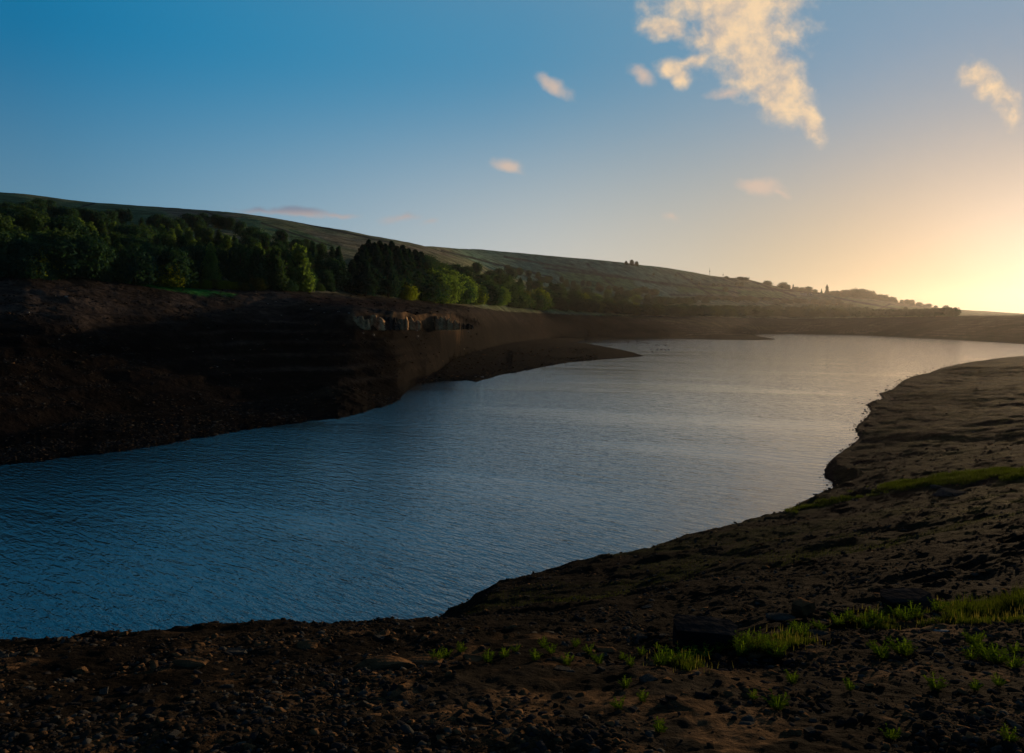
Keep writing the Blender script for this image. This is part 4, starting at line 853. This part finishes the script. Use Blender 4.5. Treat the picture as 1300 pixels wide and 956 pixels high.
# clouds, placed by direction on the sky
ysafe = math_(nt, 'MAXIMUM', sep.outputs['Y'], .05); U = math_(nt, 'DIVIDE', sep.outputs['X'], ysafe); Vv = math_(nt, 'DIVIDE', sep.outputs['Z'], ysafe)
cmb = N(nt, 'ShaderNodeCombineXYZ'); nt.links.new(U, cmb.inputs[0]); nt.links.new(Vv, cmb.inputs[1])
wn = N(nt, 'ShaderNodeTexNoise', i_Scale=14., i_Detail=3.); nt.links.new(cmb.outputs[0], wn.inputs['Vector'])
wv_ = N(nt, 'ShaderNodeVectorMath', operation='MULTIPLY_ADD'); nt.links.new(wn.outputs['Color'], wv_.inputs[0]); wv_.inputs[1].default_value = (.035, .035, 0); nt.links.new(cmb.outputs[0], wv_.inputs[2])
wsub = N(nt, 'ShaderNodeVectorMath', operation='SUBTRACT'); nt.links.new(wv_.outputs[0], wsub.inputs[0]); wsub.inputs[1].default_value = (.0175, .0175, 0)
fine = N(nt, 'ShaderNodeTexNoise', i_Scale=30., i_Detail=7., i_Roughness=.62); nt.links.new(cmb.outputs[0], fine.inputs['Vector'])
fine2 = N(nt, 'ShaderNodeTexNoise', i_Scale=13., i_Detail=6., i_Roughness=.6); nt.links.new(wsub.outputs[0], fine2.inputs['Vector'])
off = N(nt, 'ShaderNodeVectorMath', operation='ADD'); nt.links.new(wsub.outputs[0], off.inputs[0]); off.inputs[1].default_value = (.010, -.012, 0)
fine3 = N(nt, 'ShaderNodeTexNoise', i_Scale=13., i_Detail=6., i_Roughness=.6); nt.links.new(off.outputs[0], fine3.inputs['Vector'])
def blobs(lst):
    acc = None
    for (x, y, rx, ry, ang, s_) in lst:
        mp = N(nt, 'ShaderNodeMapping', vector_type='TEXTURE'); mp.inputs['Location'].default_value = ((x-CX)/F, (HY-y)/F, 0); mp.inputs['Rotation'].default_value = (0, 0, -math.radians(ang)); mp.inputs['Scale'].default_value = (rx/F, ry/F, 1)
        nt.links.new(wsub.outputs[0], mp.inputs['Vector']); ln = N(nt, 'ShaderNodeVectorMath', operation='LENGTH'); nt.links.new(mp.outputs[0], ln.inputs[0])
        v = math_(nt, 'MULTIPLY', math_(nt, 'SUBTRACT', 1.0, ln.outputs['Value']), s_); acc = v if acc is None else math_(nt, 'SMOOTH_MAX', acc, v, .15)
    return acc
def cloud(lst, amp_, lo, hi):
    f = math_(nt, 'ADD', blobs(lst), math_(nt, 'MULTIPLY', math_(nt, 'SUBTRACT', fine.outputs['Fac'], .5), amp_*.6))
    f = math_(nt, 'ADD', f, math_(nt, 'MULTIPLY', math_(nt, 'SUBTRACT', fine2.outputs['Fac'], .5), amp_)); return mr(f, lo, hi)
BIG = cloud([(945, 38, 85, 42, 8, 1.), (965, 80, 72, 46, 50, 1.), (990, 118, 60, 38, 48, 1.), (1026, 155, 40, 20, 58, 1.), (925, 0, 95, 44, 0, 1.), (858, 88, 22, 13, 10, .8), (868, 97, 13, 17, 10, .75), (882, 78, 22, 8, -25, .5), (845, 34, 34, 18, 10, .75), (1240, 98, 34, 22, 55, .75), (1268, 122, 40, 16, 50, .75)], 1.45, -.22, .62)
SM = cloud([(703, 107, 38, 16, 35, 1.1), (818, 94, 24, 14, 25, .9), (642, 206, 30, 13, 18, 1.2), (965, 236, 46, 14, 10, 1.3), (990, 243, 24, 8, 20, .9), (852, 280, 18, 10, 10, .8), (925, 118, 32, 9, -15, .6)], 1.5, .0, .95)
LOW = cloud([(375, 268, 62, 8, 3, 1.), (330, 265, 45, 5, 8, .7), (420, 270, 34, 5, 0, .6), (515, 275, 26, 7, -5, .5), (545, 280, 18, 6, -10, .4)], 1.2, -.1, .8)
lit = mr(math_(nt, 'ADD', math_(nt, 'MULTIPLY', math_(nt, 'SUBTRACT', fine2.outputs['Fac'], fine3.outputs['Fac']), 1.7), math_(nt, 'MULTIPLY', fine.outputs['Fac'], .8)), -.05, .72); ccol = mixn(lit, mixn(0., bgs.outputs[0], CLOUD_SH), CLOUD_LIT) if False else None
def const(col): 
    n = N(nt, 'ShaderNodeRGB'); n.outputs[0].default_value = (*col, 1); return n.outputs[0]
ccol = mixn(lit, const(CLOUD_SH), const(CLOUD_LIT)); lcol = mixn(mr(Vv, .14, .155), const(LOW_LIT), const(LOW_SH))
front = mr(sep.outputs['Y'], .2, .4)
c_ = mixn(math_(nt, 'MULTIPLY', math_(nt, 'MULTIPLY', BIG, .93), front), c_, ccol); c_ = mixn(math_(nt, 'MULTIPLY', math_(nt, 'MULTIPLY', SM, .85), front), c_, const(SM_COL)); c_ = mixn(math_(nt, 'MULTIPLY', math_(nt, 'MULTIPLY', LOW, .8), front), c_, lcol)
nt.links.new(c_, bg.inputs[0]); bg.inputs[1].default_value = .1
sl = bpy.data.lights.new('sun', 'SUN'); sl.energy = SUN_E; sl.angle = math.radians(.6); sl.color = (1., .70, .40); so = bpy.data.objects.new('sun', sl); COL.objects.link(so)
from mathutils import Vector
so.rotation_euler = Vector(SD).to_track_quat('Z', 'Y').to_euler(); so.location = (300, 450, 300)
cam = bpy.data.cameras.new('camera'); co = bpy.data.objects.new('camera', cam); COL.objects.link(co); S.camera = co
co.location = (0, 0, CH); co.rotation_euler = (math.radians(90), 0, 0); cam.sensor_width = 36; cam.lens = F/1300*36; cam.shift_y = -66/1300; cam.clip_start = .1; cam.clip_end = 20000
S.view_settings.view_transform = 'Standard'; S.view_settings.look = 'None'; S.view_settings.exposure = 0; S.view_settings.gamma = 1
S.cycles.use_denoising = True; S.cycles.max_bounces = 6; S.cycles.volume_bounces = 0; S.cycles.sample_clamp_indirect = 4
